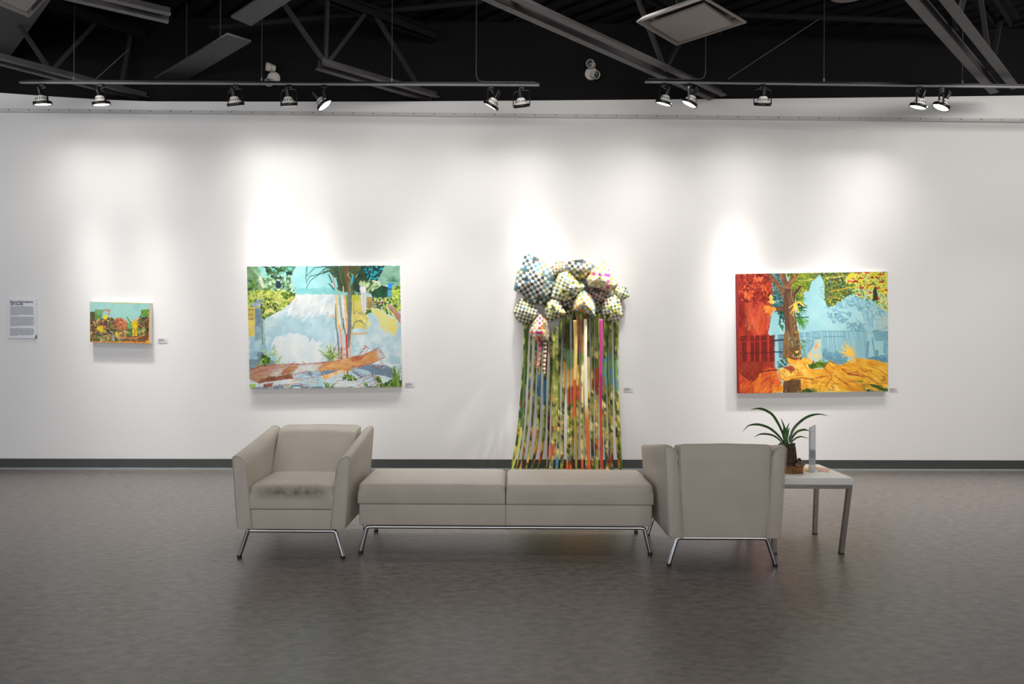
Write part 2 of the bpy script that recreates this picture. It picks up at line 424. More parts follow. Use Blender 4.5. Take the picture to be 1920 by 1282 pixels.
def make_chair(label, seatmat):
    t = thing('armchair', label, 'armchair')
    bm = bmesh.new(); cushion(bm, -.266, .266, -.318, .2, .292, .438, .05, crown=.012, n=10, rb=.008); obj('seat', bm, seatmat, t, smooth=True)
    bm = bmesh.new(); cushion(bm, -.262, .262, -.314, .33, .172, .290, .006, n=4); obj('seat_base', bm, M_leather, t, smooth=True)
    # backrest: wedge profile, reclined front, near-vertical back
    bm = bmesh.new()
    prof = [(.10, .30), (.055, .43), (.10, .50), (.155, .58), (.205, .655), (.218, .678), (.232, .692), (.262, .700), (.31, .708), (.345, .713), (.356, .709), (.362, .700),
            (.3625, .60), (.362, .45), (.36, .30), (.358, .19), (.352, .175), (.335, .173), (.335, .30)]
    xs = [-1, -.985, -.95, -.8, -.4, 0, .4, .8, .95, .985, 1]
    rings = []
    cy = .26
    for u in xs:
        ring = []
        for (y, z) in prof:
            hw = .253+.014*(z-.172)/.54
            e = .0 if abs(u) < .98 else (.003 if abs(u) < 1 else .010)
            yy = y+(e if y < cy else -e); zz = z-(e if z > .4 else -e)+(.006*(1-u*u) if z > .69 else 0)
            if .3 < z < .69 and y < .25: yy -= .010*(1-abs(u)**3)*math.sin(math.pi*(z-.3)/.39)
            if .3 < z < .69 and y > .35: yy += .006*(1-abs(u)**3)
            ring.append(bm.verts.new((u*hw, yy, zz)))
        rings.append(ring)
    for A, B in zip(rings, rings[1:]):
        n = len(A)
        for k in range(n): bm.faces.new((A[k], A[(k+1) % n], B[(k+1) % n], B[k]))
    bm.faces.new(rings[0]); bm.faces.new(rings[-1][::-1])
    bk = obj('backrest', bm, M_leather, t, smooth=True, sharp=50)
    bm = bmesh.new(); tube(bm, [(-.254, .3635, .18), (-.262, .364, .45), (-.2645, .3595, .703), (-.24, .352, .7145), (0, .352, .7195), (.24, .352, .7145), (.2645, .3595, .703), (.262, .364, .45), (.254, .3635, .18)], .0024, 6)
    obj('piping', bm, M_leather, bk, smooth=True)
    for s in (-1, 1):
        a = obj('armrest', arm_bm(s), M_leather, t, smooth=True, sharp=50)
        obj('piping', arm_pipe(s, -.3195), M_leather, a, smooth=True); obj('piping', arm_pipe(s, .361), M_leather, a, smooth=True)
    # tubular frame: front and rear rails with bent corners, side rails
    for sy in (-1, 1):
        y = sy*.305; bm = bmesh.new()
        tube(bm, [(-.266, y, .150), (-.258, y, .160), (-.245, y, .162), (.245, y, .162), (.258, y, .160), (.266, y, .150)], .0115, 12)
        obj('frame_rail', bm, M_chrome, t, smooth=True)
    for sx in (-1, 1):
        bm = bmesh.new(); tube(bm, [(sx*.235, -.30, .162), (sx*.235, .30, .162)], .010, 10); obj('frame_rail', bm, M_chrome, t, smooth=True)
    for sx in (-1, 1):
        for sy in (-1, 1): leg(t, (sx*.263, sy*.305, .158), (sx*.310, sy*.310, 0))
    return t
ch = make_chair('beige leather armchair facing the camera with a brown-stained seat', M_leather_stain)
ch.location = (-1.316, 4.40, 0)
c2 = copy_tree(ch); c2.location = (1.232, 4.292, 0); c2.rotation_euler = (0, 0, math.pi)
c2['label'] = 'beige leather armchair turned away, its plain back towards the camera'
for x in c2.children:
    if x.name.startswith('seat') and 'base' not in x.name:
        x.data = x.data.copy(); x.data.materials.clear(); x.data.materials.append(M_leather)
ch['group'] = 'pair of beige leather armchairs'; c2['group'] = 'pair of beige leather armchairs'

# upholstered bench between the chairs
b0 = thing('bench', 'long beige leather bench with two seat cushions between the armchairs', 'bench', (-.034, 4.43, 0))
for x0, x1 in ((-.908, -.002), (.002, .908)):
    bm = bmesh.new(); cushion(bm, x0, x1, -.248, .248, .305, .432, .034, crown=.008, n=12, rb=.006, side=.004); obj('seat_cushion', bm, M_leather, b0, smooth=True)
bm = bmesh.new(); cushion(bm, -.900, .900, -.242, .242, .172, .303, .010, n=12); base = obj('seat_base', bm, M_leather, b0, smooth=True)
bm = bmesh.new(); tube(bm, [(0, -.2425, .178), (0, -.2425, .298)], .0015, 6); obj('seam', bm, M_piping, base)
for sy in (-1, 1):
    y = sy*.232; bm = bmesh.new()
    tube(bm, [(-.858, y, .148), (-.848, y, .158), (-.83, y, .161), (.83, y, .161), (.848, y, .158), (.858, y, .148)], .0115, 12); obj('frame_rail', bm, M_chrome, b0, smooth=True)
for x in (-.82, 0, .82):
    bm = bmesh.new(); tube(bm, [(x, -.228, .163), (x, .228, .163)], .008, 10); obj('frame_rail', bm, M_chrome, b0, smooth=True)
for sx in (-1, 1):
    for sy in (-1, 1): leg(b0, (sx*.853, sy*.232, .156), (sx*.888, sy*.236, 0))

# side table
tb = thing('side_table', 'low square side table with white top and square brushed steel legs', 'table', (0, 0, 0))
X0, X1, Y0, Y1 = 1.605, 2.110, 4.212, 4.690
bm = bmesh.new(); cushion(bm, X0, X1, Y0, Y1, .428, .472, .003, n=3); obj('tabletop', bm, M_top, tb, smooth=True)
bm = bmesh.new()
for p, q in (((X0+.012, Y0+.014), (X1-.012, Y0+.014)), ((X0+.012, Y1-.014), (X1-.012, Y1-.014)), ((X0+.014, Y0+.012), (X0+.014, Y1-.012)), ((X1-.014, Y0+.012), (X1-.014, Y1-.012))):
    obox(bm, (*p, .4155), (*q, .4155), .022, .024)
obj('table_frame', bm, M_brushed, tb)
for (a, c, dx, dy) in ((X1-.016, Y0+.014, -.048, .004), (X1-.016, Y1-.014, -.018, -.01), (X0+.02, Y0+.014, .006, .004), (X0+.02, Y1-.014, .006, -.01)):
    bm = bmesh.new(); obox(bm, (a, c, .426), (a+dx, c+dy, .006), .026, .026, up=(0, 1, 0)); l = obj('leg', bm, M_brushed, tb)
    bm = bmesh.new(); box(bm, a+dx-.014, a+dx+.014, c+dy-.014, c+dy+.014, 0, .007); obj('rubber_foot', bm, M_foot, l)

# plant in a hollow log on a wood slice
pt = thing('potted_plant', 'green strap-leaved plant growing from a dark bark log on the side table', 'plant', (0, 0, 0))
rnd = random.Random(5)
def rough_cyl(cx, cy, z0, z1, r0, r1, amp, n=30, nz=8, topdip=0, seed=1, sx=1.0):
    bm = bmesh.new(); rg = random.Random(seed); ph = [rg.uniform(0, 6.28) for _ in range(6)]; rings = []
    prof = [(r0+(r1-r0)*i/nz, z0+(z1-z0)*i/nz) for i in range(nz+1)]
    if topdip: prof += [(r1*.86, z1), (r1*.8, z1-topdip), (.002, z1-topdip)]
    else: prof += [(r1*.9, z1+.002), (.002, z1+.002)]
    for i, (r_, z) in enumerate(prof):
        ring = []
        for k in range(n):
            a = 2*math.pi*k/n
            f = 1+amp*(.5*math.sin(3*a+ph[0])+.4*math.sin(5*a+ph[1]+z*30)+.35*math.sin(9*a+ph[2])+.3*math.sin(14*a+ph[3]+z*60))
            zz = z+(amp*.05*math.sin(4*a+ph[4]) if i == nz or i == nz+1 else 0)
            ring.append(bm.verts.new((cx+r_*f*math.cos(a)*sx, cy+r_*f*math.sin(a), zz)))
        rings.append(ring)
    for A, B in zip(rings, rings[1:]):
        for k in range(n): bm.faces.new((A[k], A[(k+1) % n], B[(k+1) % n], B[k]))
    bm.faces.new(rings[0][::-1]); bm.faces.new(rings[-1]); return bm
PX, PY = 1.772, 4.40
obj('wood_slice', rough_cyl(1.800, PY, .4725, .518, .074, .078, .06, seed=3), M_stump, pt, smooth=True, sharp=60)
obj('log_pot', rough_cyl(1.776, PY, .505, .652, .060, .050, .10, n=40, nz=14, topdip=.02, seed=8), M_bark, pt, smooth=True, sharp=60)
bm = bmesh.new(); tube(bm, [(1.80, PY-.07, .527), (1.83, PY-.068, .535), (1.858, PY-.05, .530), (1.872, PY-.02, .522)], [.010, .016, .014, .008], 9); obj('bark_chip', bm, M_moss, pt, smooth=True)
bm = bmesh.new(); tube(bm, [(1.815, PY-.045, .545), (1.84, PY-.04, .556), (1.853, PY-.02, .548)], [.012, .014, .006], 9); obj('bark_chip', bm, M_bark, pt, smooth=True)
def c6(x, y, Y): return at_y(1390+x*.10918, 760+y*.10918, Y)     # plant close-up coordinates
leaves = [([(740, 640), (700, 450), (560, 190), (440, 95), (330, 55), (240, 55), (155, 72)], 4.40, 4.33, .0080),
          ([(735, 650), (640, 520), (500, 400), (360, 340), (240, 325), (120, 350), (20, 450)], 4.42, 4.30, .0080),
          ([(700, 645), (620, 560), (520, 505), (400, 487), (300, 500), (215, 550)], 4.38, 4.46, .0065),
          ([(850, 640), (855, 500), (920, 370), (1060, 240), (1200, 170), (1360, 150), (1495, 185)], 4.40, 4.44, .0085),
          ([(850, 640), (880, 540), (960, 450), (1060, 417), (1130, 424), (1160, 445)], 4.42, 4.39, .0075),
          ([(850, 650), (900, 590), (970, 545), (1050, 537), (1160, 570)], 4.40, 4.38, .0055),
          ([(790, 690), (775, 560), (745, 400), (680, 215)], 4.38, 4.36, .0080),
          ([(780, 690), (765, 560), (775, 420), (828, 295)], 4.41, 4.44, .0075),
          ([(775, 690), (745, 540), (735, 430), (730, 350)], 4.36, 4.33, .0085),
          ([(800, 690), (780, 560), (800, 460), (825, 375)], 4.43, 4.45, .0070),
          ([(770, 680), (752, 600), (762, 510), (770, 430)], 4.35, 4.34, .0105),
          ([(820, 670), (850, 700), (868, 725), (864, 700)], 4.36, 4.335, .0060)]
for pts, ya, yb, wd in leaves:
    bm = bmesh.new(); n = len(pts); P = []
    fine = []
    for i in range(n-1):                       # catmull-rom through the traced points
        p0, p1, p2, p3 = [pts[max(0, min(n-1, j))] for j in (i-1, i, i+1, i+2)]
        for k in range(6):
            t = k/6
            fine.append(tuple(.5*(2*b_+(c_-a_)*t+(2*a_-5*b_+4*c_-d_)*t*t+(3*b_-a_-3*c_+d_)*t**3) for a_, b_, c_, d_ in zip(p0, p1, p2, p3)))
    fine.append(pts[-1]); N = len(fine); prev = None
    for i, (x, y) in enumerate(fine):
        t = i/(N-1); p = c6(x, y, ya+(yb-ya)*t)
        q = c6(*fine[min(i+1, N-1)], ya+(yb-ya)*min(1, t+.02)) if i < N-1 else p+(p-c6(*fine[i-1], ya+(yb-ya)*(t-.02)))
        d = (q-p).normalized(); s = d.cross(Vector((0.35, 1, .25))).normalized()
        wt = wd*min(1, .55+1.6*t)*min(1, (1-t)*2.6+.06)
        up = s.cross(d).normalized()
        cur = [bm.verts.new(p+s*wt), bm.verts.new(p+up*.0022), bm.verts.new(p-s*wt), bm.verts.new(p-up*.0012)]
        if prev:
            for k in range(4): bm.faces.new((prev[k], cur[k], cur[(k+1) % 4], prev[(k+1) % 4]))
        else: bm.faces.new(cur)
        prev = cur
    bm.faces.new(prev[::-1])
    obj('leaf', bm, M_leaf, pt, smooth=True, sharp=80)
bm = bmesh.new(); p = c6(825, 580, 4.37); tube(bm, [(p.x, p.y, p.z-.022), (p.x, p.y, p.z), (p.x-.001, p.y, p.z+.024)], [.003, .007, .003], 8); obj('leaf', bm, M_leafd, pt, smooth=True)
obj('moss', rough_cyl(1.762, PY, .630, .648, .043, .034, .2, nz=2, seed=12), M_leaf, pt, smooth=True)

# leaflets and the acrylic sign stand
bm = bmesh.new(); cushion(bm, -.045, .045, -.055, .055, 0, .003, .001, n=2)
o = tag(obj('leaflet', bm, M_leaflet, None), 'yellow-orange printed leaflet lying flat between the plant and the sign stand', 'leaflet', 'leaflets on the side table'); o.location = (1.925, 4.505, .4725); o.rotation_euler = (0, 0, R(35))
bm = bmesh.new(); cushion(bm, -.035, .035, -.07, .07, 0, .003, .001, n=2)
o = tag(obj('leaflet', bm, M_leaflet2, None), 'pale pink printed leaflet lying flat at the right side of the sign stand', 'leaflet', 'leaflets on the side table'); o.location = (2.045, 4.47, .4725); o.rotation_euler = (0, 0, R(-28))
sg = thing('sign_holder', 'upright clear acrylic sign holder with a white sheet, seen nearly edge-on on the side table', 'sign holder', (0, 0, 0))
pa = at_y(1517.5, 885, 4.395); pb = at_y(1528.2, 872, 4.565); pa.z = pb.z = 0; d = (pb-pa).normalized(); nn = Vector((-d.y, d.x, 0))
def slab(bm, a, b_, t, z0, z1, off=0):
    for q in (0,):
        A, B = a+nn*off, b_+nn*off
        v = [bm.verts.new((p.x, p.y, z)) for z in (z0, z1) for p in (A-nn*t/2, B-nn*t/2, B+nn*t/2, A+nn*t/2)]
        for f in ((0, 3, 2, 1), (4, 5, 6, 7), (0, 1, 5, 4), (1, 2, 6, 5), (2, 3, 7, 6), (3, 0, 4, 7)): bm.faces.new([v[i] for i in f])
bm = bmesh.new(); slab(bm, pa, pb, .0025, .477, .757, -.0025); slab(bm, pa, pb, .0025, .477, .757, .0025); slab(bm, pa, pb, .05, .4725, .4765, 0); obj('acrylic_stand', bm, M_acryl, sg)
bm = bmesh.new(); slab(bm, pa+d*.002, pb-d*.002, .0012, .477, .756); obj('paper_sheet', bm, M_paper, sg)
bm = bmesh.new(); slab(bm, pa+d*.004, pb-d*.004, .0003, .555, .612, -.0009); obj('grey_band', bm, M_ink, sg)  # plain grey band across the lower part of the sheet

# ------------------------------------------------------------------ lighting track and lamp heads
def track(label, pA, pB, YA, YB_, z, rods, feed):
    t = thing('lighting_track', label, 'lighting track')
    a = at_y(*pA, YA); c = at_y(*pB, YB_); a.z = c.z = z
    bm = bmesh.new(); obox(bm, a+Vector((0, 0, .012)), c+Vector((0, 0, .012)), .036, .018); obj('track_body', bm, M_blackmetal, t)
    bm = bmesh.new(); obox(bm, a, c, .034, .009); obox(bm, a-Vector((0, .0165, .005)), c-Vector((0, .0165, .005)), .003, .010); obj('track_face', bm, M_track, t)
    dd = (c-a).normalized()
    for px in rods:
        al, _ = ray(px, 100); s = (al*a.y-a.x)/(dd.x-al*dd.y); q = a+dd*s
        bm = bmesh.new(); tube(bm, [q+Vector((0, 0, .02)), Vector((q.x, q.y, ZC+.03))], .0045, 8); rd = obj('suspension_rod', bm, M_steel, t)
        bm = bmesh.new(); tube(bm, [q+Vector((0, 0, .02)), q+Vector((0, 0, .055))], .009, 8); obj('rod_clip', bm, M_track, rd, smooth=True)
    q0, q1 = feed
    al, _ = ray(q0, 100); s = (al*a.y-a.x)/(dd.x-al*dd.y); A = a+dd*s+Vector((0, 0, .03))
    al, _ = ray(q1, 100); s = (al*a.y-a.x)/(dd.x-al*dd.y); B = a+dd*s+Vector((0, 0, .03))
    e = (B-A).normalized()
    bm = bmesh.new(); tube(bm, [A, A.lerp(B, .8), B-e*.05+Vector((0, 0, .002)), B-e*.015+Vector((0, 0, .02)), B+Vector((0, 0, .06)), Vector((B.x, B.y, ZC+.03))], .0055, 8); obj('power_cable', bm, M_steel, t, smooth=True)
    return t, a, dd
t1, A1, D1 = track('long black lighting track on the left, carrying seven lamp heads', (38, 153.5), (1011, 160.5), 6.33, 6.33, 3.680, (139, 491, 735), (1003, 893))
t2, A2, D2 = track('black lighting track on the right, carrying five lamp heads', (1209, 151.5), (2080, 166), 6.28, 6.38, 3.697, (1545, 1805, 2040), (1216, 1323))

def lamp(px, ln, az, tilt, label, A, D, power, lit=True, sw=0, spot=True, k=1.0, cone=150):
    al, _ = ray(px, 160); s = (al*A.y-A.x)/(D.x-al*D.y); q = A+D*s
    t = thing('track_lamp', label, 'spotlight', (q.x, q.y, q.z-.006), 0, 'track lamp heads')
    H = -.184                                     # ring centre below the track
    T = Matrix.Translation
    bm = bmesh.new(); box(bm, -.020, .020, -.016, .016, -.026, -.004); lathe(bm, [(.008, -.046), (.008, -.02)], 12); obj('track_adapter', bm, M_blackmetal, t)
    azr = R(az); ax = Vector((-math.sin(azr), math.cos(azr), 0))          # yoke axis, across the aim
    rr_ = .081
    # yoke
    bm = bmesh.new()
    P = [ax*rr_+Vector((0, 0, H)), ax*rr_+Vector((0, 0, -.075)), ax*(rr_*.9)+Vector((0, 0, -.055)), ax*(rr_*.6)+Vector((0, 0, -.044)), Vector((0, 0, -.041)),
         ax*(-rr_*.6)+Vector((0, 0, -.044)), ax*(-rr_*.9)+Vector((0, 0, -.055)), ax*-rr_+Vector((0, 0, -.075)), ax*-rr_+Vector((0, 0, H))]
    aim2 = Vector((math.cos(azr), math.sin(azr), 0))
    for p0, p1 in zip(P, P[1:]):
        dn = (p1-p0).normalized(); obox(bm, p0-dn*.001, p1+dn*.001, .014, .004, up=dn.cross(aim2))
    obj('yoke', bm, M_blackmetal, t)
    # body frame: z axis points opposite the aim
    aim = (aim2*math.sin(R(tilt))+Vector((0, 0, -math.cos(R(tilt))))).normalized()
    acore = (aim2*math.sin(R(tilt-10))+Vector((0, 0, -math.cos(R(tilt-10))))).normalized()
    zz = -aim; xx = ax; yy = zz.cross(xx)
    M = Matrix.Translation((0, 0, H)) @ Matrix((xx, yy, zz)).transposed().to_4x4()
    bm = bmesh.new(); lathe(bm, [(.070, -.014), (.077, -.014), (.078, -.012), (.078, .010), (.076, .013), (.064, .014), (.062, .004)], 36, M, cap=False); obj('rim_ring', bm, M_blackmetal, t, smooth=True)
    bm = bmesh.new(); lathe(bm, [(.060, .000), (.062, .012), (.058, .022), (.034, .062), (.028, .068), (.019, .070)], 36, M)
    bl = obj('bulb', bm, M_bulb, t, smooth=True)
    bm = bmesh.new()
    for k_ in range(16):
        a_ = 2*math.pi*k_/16; c_, s_ = math.cos(a_), math.sin(a_)
        p0 = M @ Vector((.0535*c_, .0535*s_, .031)); p1 = M @ Vector((.042*c_, .042*s_, .050)); obox(bm, p0, p1, .006, .003, up=M.to_3x3() @ Vector((c_, s_, .5)))
    obj('vent_slots', bm, M_vent, bl)
    bm = bmesh.new(); lathe(bm, [(.019, .066), (.0205, .068), (.0205, .146), (.018, .150)], 20, M); obj('socket', bm, M_blackmetal, t, smooth=True)
    bm = bmesh.new(); lathe(bm, [(.0695, -.006), (.0695, -.001)], 32, M); obj('lamp_face', bm, M_face if lit else M_faceoff, t, smooth=True)
    if spot:
        d = bpy.data.lights.new('lamp_beam', 'SPOT'); d.energy = power; d.spot_size = R(cone); d.spot_blend = 0.4; d.shadow_soft_size = .05
        d.color = (1, .975, .95)
        # photometric curve of the reflector: broad lobe plus a tighter core round the lamp's own axis
        d.use_nodes = True; nt = d.node_tree; em = nt.nodes['Emission']
        ge = nt.nodes.new('ShaderNodeNewGeometry'); vt = nt.nodes.new('ShaderNodeVectorTransform'); vt.vector_type = 'NORMAL'; vt.convert_from = 'WORLD'; vt.convert_to = 'OBJECT'
        nt.links.new(ge.outputs['Incoming'], vt.inputs[0]); sp = nt.nodes.new('ShaderNodeSeparateXYZ'); nt.links.new(vt.outputs[0], sp.inputs[0])
        def mth(op, x, y=0.0):
            q_ = nt.nodes.new('ShaderNodeMath'); q_.operation = op
            for i_, v_ in enumerate((x, y)):
                if isinstance(v_, (int, float)): q_.inputs[i_].default_value = v_
                else: nt.links.new(v_, q_.inputs[i_])
            return q_.outputs[0]
        ca = mth('ABSOLUTE', sp.outputs['Z'])
        st = mth('ADD', mth('POWER', ca, 4.0), mth('MULTIPLY', mth('POWER', ca, 60.0), 8.0))
        nt.links.new(st, em.inputs['Strength'])
        o = bpy.data.objects.new('lamp_beam', d); C.objects.link(o); o.parent = t
        o.matrix_local = Matrix.Translation(Vector((0, 0, H))+aim*.024) @ (aim.to_track_quat('-Z', 'Y').to_matrix().to_4x4())
    return t
L = SPOT_W
lamp(80, 'a', 62, 14, 'lit track lamp at the far left end of the left track', A1, D1, L*.85)
lamp(190, 'b', 55, 14, 'lit track lamp second from the left end, above the small painting', A1, D1, L*.85)
lamp(442, 'c', 72, 21, 'upright track lamp with hidden lens just left of the left emergency light', A1, D1, L)
lamp(542, 'd', 78, 17, 'upright track lamp with glowing lens just right of the left emergency light', A1, D1, L*.8)
lamp(608, 'e', 10, 40, 'steeply tilted track lamp facing right, brightest on the left track', A1, D1, L*.9)
lamp(921, 'f', 160, 32, 'track lamp tilted to the left near the right end of the left track', A1, D1, L)
lamp(978, 'g', 70, 22, 'last track lamp on the right end of the left track, lens hidden', A1, D1, L)
lamp(1245, 'h', 140, 20, 'first lit lamp at the left end of the right track', A2, D2, L)
lamp(1293, 'i', 160, 28, 'second lamp of the right track, leaning left in front of a roof beam', A2, D2, L)
lamp(1430, 'j', 92, 21, 'straight lamp with black ring alone above the red and yellow painting', A2, D2, L*1.05)
lamp(1722, 'k', 140, 20, 'left of the two lit lamps near the right end of the right track', A2, D2, L)
lamp(1765, 'l', 160, 28, 'rightmost lit lamp of the right track', A2, D2, L)

# near track with the bright lamp just at the top edge
a3 = at_y(175, -95, 5.0); c3 = at_y(420, -98, 5.0)
bm = bmesh.new(); obox(bm, (a3.x, 5.0, a3.z), (c3.x, 5.0, a3.z), .036, .02)
tt = thing('lighting_track', 'near black lighting track at the top edge on the left', 'lighting track'); obj('track_body', bm, M_blackmetal, tt)
for x in (a3.x+.2, c3.x-.2):
    bm = bmesh.new(); tube(bm, [(x, 5.0, a3.z), (x, 5.0, ZC+.03)], .0045, 8); obj('suspension_rod', bm, M_steel, tt)
lamp(213, 'm', -80, 52, 'glaring near track lamp cut off by the top edge of the picture', Vector((a3.x, 5.0, a3.z-.01)), Vector((1, 0, 0)), 6, cone=100)

# ------------------------------------------------------------------ emergency twin lamps on the black wall
def emergency(px, py, label, heads):
    p = at_wall(px, py, -.125); t = thing('emergency_light', label, 'emergency light', p, 0, 'twin-head emergency lights')
    Mx = Matrix.Rotation(math.pi/2, 4, 'X')
    bm = bmesh.new(); lathe(bm, [(.066, 0), (.068, .004), (.066, .018), (.055, .026), (.02, .028)], 32, Mx); obj('mounting_plate', bm, M_ivory, t, smooth=True)
    for (x, z, dx, dy, dz) in heads:
        d_ = Vector((dx, dy, dz)).normalized(); c_ = Vector((x, -.075, z))
        q = d_.to_track_quat('Z', 'Y').to_matrix().to_4x4(); Mh = Matrix.Translation(c_) @ q
        bm = bmesh.new(); lathe(bm, [(.018, -.06), (.031, -.055), (.034, -.012), (.041, -.007), (.043, .026), (.040, .036), (.036, .036), (.034, .026)], 24, Mh)
        tube(bm, [Vector((x*.4, -.02, z*.55)), Vector((x*.8, -.05, z*.85)), c_], .011, 10); hd = obj('lamp_head', bm, M_ivory, t, smooth=True)
        bm = bmesh.new(); lathe(bm, [(.035, .026), (.024, .031), (.003, .033)], 24, Mh); obj('lens', bm, M_lens, hd, smooth=True)
emergency(514.0, 147.5, 'twin-head emergency light on the black wall at the left, partly behind the track', [(-.02, .088, -1, -.55, .05), (-.018, -.066, -.12, -1, -.35)])
emergency(1108.5, 139, 'twin-head emergency light on the black wall between the two tracks', [(-.012, .075, -.55, -1, -.15), (.03, -.035, .65, -1, -.45)])

# ------------------------------------------------------------------ roof trusses
def truss(label, pA, pB, back, fwd, zb=3.775, gap=.085, lw=.062, nodes=(), top=True, bracket=False):
    a, c = at_z(*pA, zb), at_z(*pB, zb); d_ = (c-a).normalized(); s = Vector((d_.y, -d_.x, 0))
    a = a-d_*back; c = c+d_*fwd; z1 = 4.44; Lg = (c-a).length
    t = thing('roof_truss', label, 'roof truss', (0, 0, 0), 0, 'open-web roof trusses')
    bm = bmesh.new()
    for sg_ in (-1, 1):
        o_ = s*sg_*gap/2
        obox(bm, a+o_+s*sg_*lw/2, c+o_+s*sg_*lw/2, lw, .008); obox(bm, a+o_+Vector((0, 0, lw/2)), c+o_+Vector((0, 0, lw/2)), .008, lw)
    obj('bottom_chord', bm, M_steel, t)
    bm = bmesh.new(); up = Vector((0, 0, z1-zb))
    for sg_ in (-1, 1):
        o_ = s*sg_*gap/2+up
        obox(bm, a+o_+s*sg_*lw/2, c+o_+s*sg_*lw/2, lw, .008); obox(bm, a+o_-Vector((0, 0, lw/2)), c+o_-Vector((0, 0, lw/2)), .008, lw)
    obj('top_chord', bm, M_deck, t)
    for (u, du) in nodes:                               # u: metres from pA along, du: top offset
        q = a+d_*(back+u); p1 = q+d_*du+up*.99; q = q+Vector((0, 0, .03))
        bm = bmesh.new(); obox(bm, q, p1, .034, .034); obj('web_member', bm, M_web, t)
    for u in (.05, Lg-.12):
        pass
    return t
dA = (at_z(1345, 180, 3.775)-at_z(948, 3, 3.775)).length
truss('wide diagonal roof truss crossing the top centre down to the wall', (950, 3), (1340, 180), 5.0, .06, nodes=[(-3.6, -.55), (-3.6, .5), (-1.8, -.55), (-1.8, .5), (.1, -.5), (.1, .5), (1.95, -.5), (1.95, .45)])
truss('heavy diagonal roof truss in the top right corner', (1745, 3), (1880, 165), 5.0, .1, gap=.10, lw=.072, nodes=[(-3.0, -.5), (-3.0, .5), (-1.2, -.5), (-1.2, .5), (.7, -.5), (.7, .42), (1.9, -.5), (1.9, .4)])
truss('short diagonal roof truss ending left of centre with V-shaped webs', (600, 124), (806, 184), 0, .05, nodes=[(.06, -.6), (.06, .42), (.05, .02), (1.1, -.55)])
truss('faint diagonal roof truss at the left edge, low over the first lamps', (10, 118), (262, 184), 3.0, .05, nodes=[(-.9, -.5), (-.9, .5), (.35, -.45), (.35, .4), (.95, .1)])
truss('short roof truss piece beside the glaring lamp at the top left', (120, -12), (318, 34), 1.6, 0, nodes=[(-.6, .4), (.35, .4)])

# ducts, strips, diffusers
def strip(label, name, cat, quad, z, th, m=M_duct, lip=True, group=None):
    P = [at_z(*p, z) for p in quad]
    bm = bmesh.new(); lo = [bm.verts.new(p) for p in P]; hi = [bm.verts.new(p+Vector((0, 0, th))) for p in P]
    bm.faces.new(lo); bm.faces.new(hi[::-1])
    n = len(P)
    for i in range(n): bm.faces.new((lo[i], hi[i], hi[(i+1) % n], lo[(i+1) % n]))
    t = thing(name, label, cat, (0, 0, 0), 0, group); obj('panel', bm, m, t)
    cc = sum(P, Vector())/n
    for f in (.25, .75):
        q = (P[0]+(P[1]-P[0])*.5).lerp(P[2]+(P[3]-P[2])*.5, f)
        bm = bmesh.new(); tube(bm, [q+Vector((0, 0, th)), Vector((q.x, q.y, ZC+.03))], .006, 8); obj('hanger_rod', bm, M_steel, t)
    return t
strip('charcoal ceiling strip panel running down-left behind the left track', 'ceiling_panel', 'ceiling panel', [(426, 65), (471, 79), (352, 149), (290, 148)], 3.985, .018, group='charcoal strip panels')
strip('charcoal ceiling strip panel cut by the top edge above centre-left', 'ceiling_panel', 'ceiling panel', [(433, 33), (471, 49), (610, -42), (568, -56)], 3.985, .018, group='charcoal strip panels')
# big duct at the left edge
p0, p1 = at_z(20, 105, 4.14), at_z(93, 3, 4.14); dv = (p1-p0).normalized(); off = Vector((-dv.y, dv.x, 0))
if off.x > 0: off = -off
off = off*1.0
a_, c_ = p0-dv*.25, p1+dv*.6
bm = bmesh.new(); lo = [bm.verts.new(p) for p in (a_, c_, c_+off, a_+off)]; hi = [bm.verts.new(p+Vector((0, 0, .47))) for p in (a_, c_, c_+off, a_+off)]
bm.faces.new(lo); bm.faces.new(hi[::-1])
for i in range(4): bm.faces.new((lo[i], hi[i], hi[(i+1) % 4], lo[(i+1) % 4]))
tag(obj('air_duct', bm, M_duct), 'large square charcoal air duct in the upper left corner', 'air duct')
def diffuser(label, corners, inner, z, name='air_diffuser', top=None):
    P = [at_z(*p, z) for p in corners]; Q = [at_z(*p, z-.01) for p in inner]; c_ = sum(P, Vector())/4
    t = thing(name, label, 'air diffuser', (0, 0, 0), 0, 'square air diffusers')
    bm = bmesh.new(); fr = [1, .975, .93, .88, .84]; zs = [0, -.004, .008, .026, .045]; rings = []
    for f, dz in zip(fr, zs): rings.append([bm.verts.new(c_+(p-c_)*f+Vector((0, 0, dz))) for p in P])
    rings.append([bm.verts.new(c_+(p-c_)*.86+Vector((0, 0, .055))) for p in P]); rings.append([bm.verts.new(p+Vector((0, 0, .012))) for p in P])
    for A, B in zip(rings, rings[1:]):
        for k in range(4): bm.faces.new((A[k], A[(k+1) % 4], B[(k+1) % 4], B[k]))
    for k in range(4): bm.faces.new((rings[-1][k], rings[-1][(k+1) % 4], rings[0][(k+1) % 4], rings[0][k]))
    bm.faces.new(rings[-2]); obj('flared_frame', bm, M_diff, t, recalc=True)
    bm = bmesh.new(); lo = [bm.verts.new(p) for p in Q]; hi = [bm.verts.new(p+Vector((0, 0, .02))) for p in Q]
    bm.faces.new(lo); bm.faces.new(hi[::-1])
    for i in range(4): bm.faces.new((lo[i], hi[i], hi[(i+1) % 4], lo[(i+1) % 4]))
    q = sum(Q, Vector())/4; tube(bm, [q+Vector((0, 0, .02)), q+Vector((0, 0, .055))], .02, 8)
    obj('centre_plate', bm, M_diff, t)
    bm = bmesh.new(); tube(bm, [c_+Vector((0, 0, .056)), Vector((c_.x, c_.y, top or ZC+.04))], .12, 24); obj('duct_neck', bm, M_black, t, smooth=True)
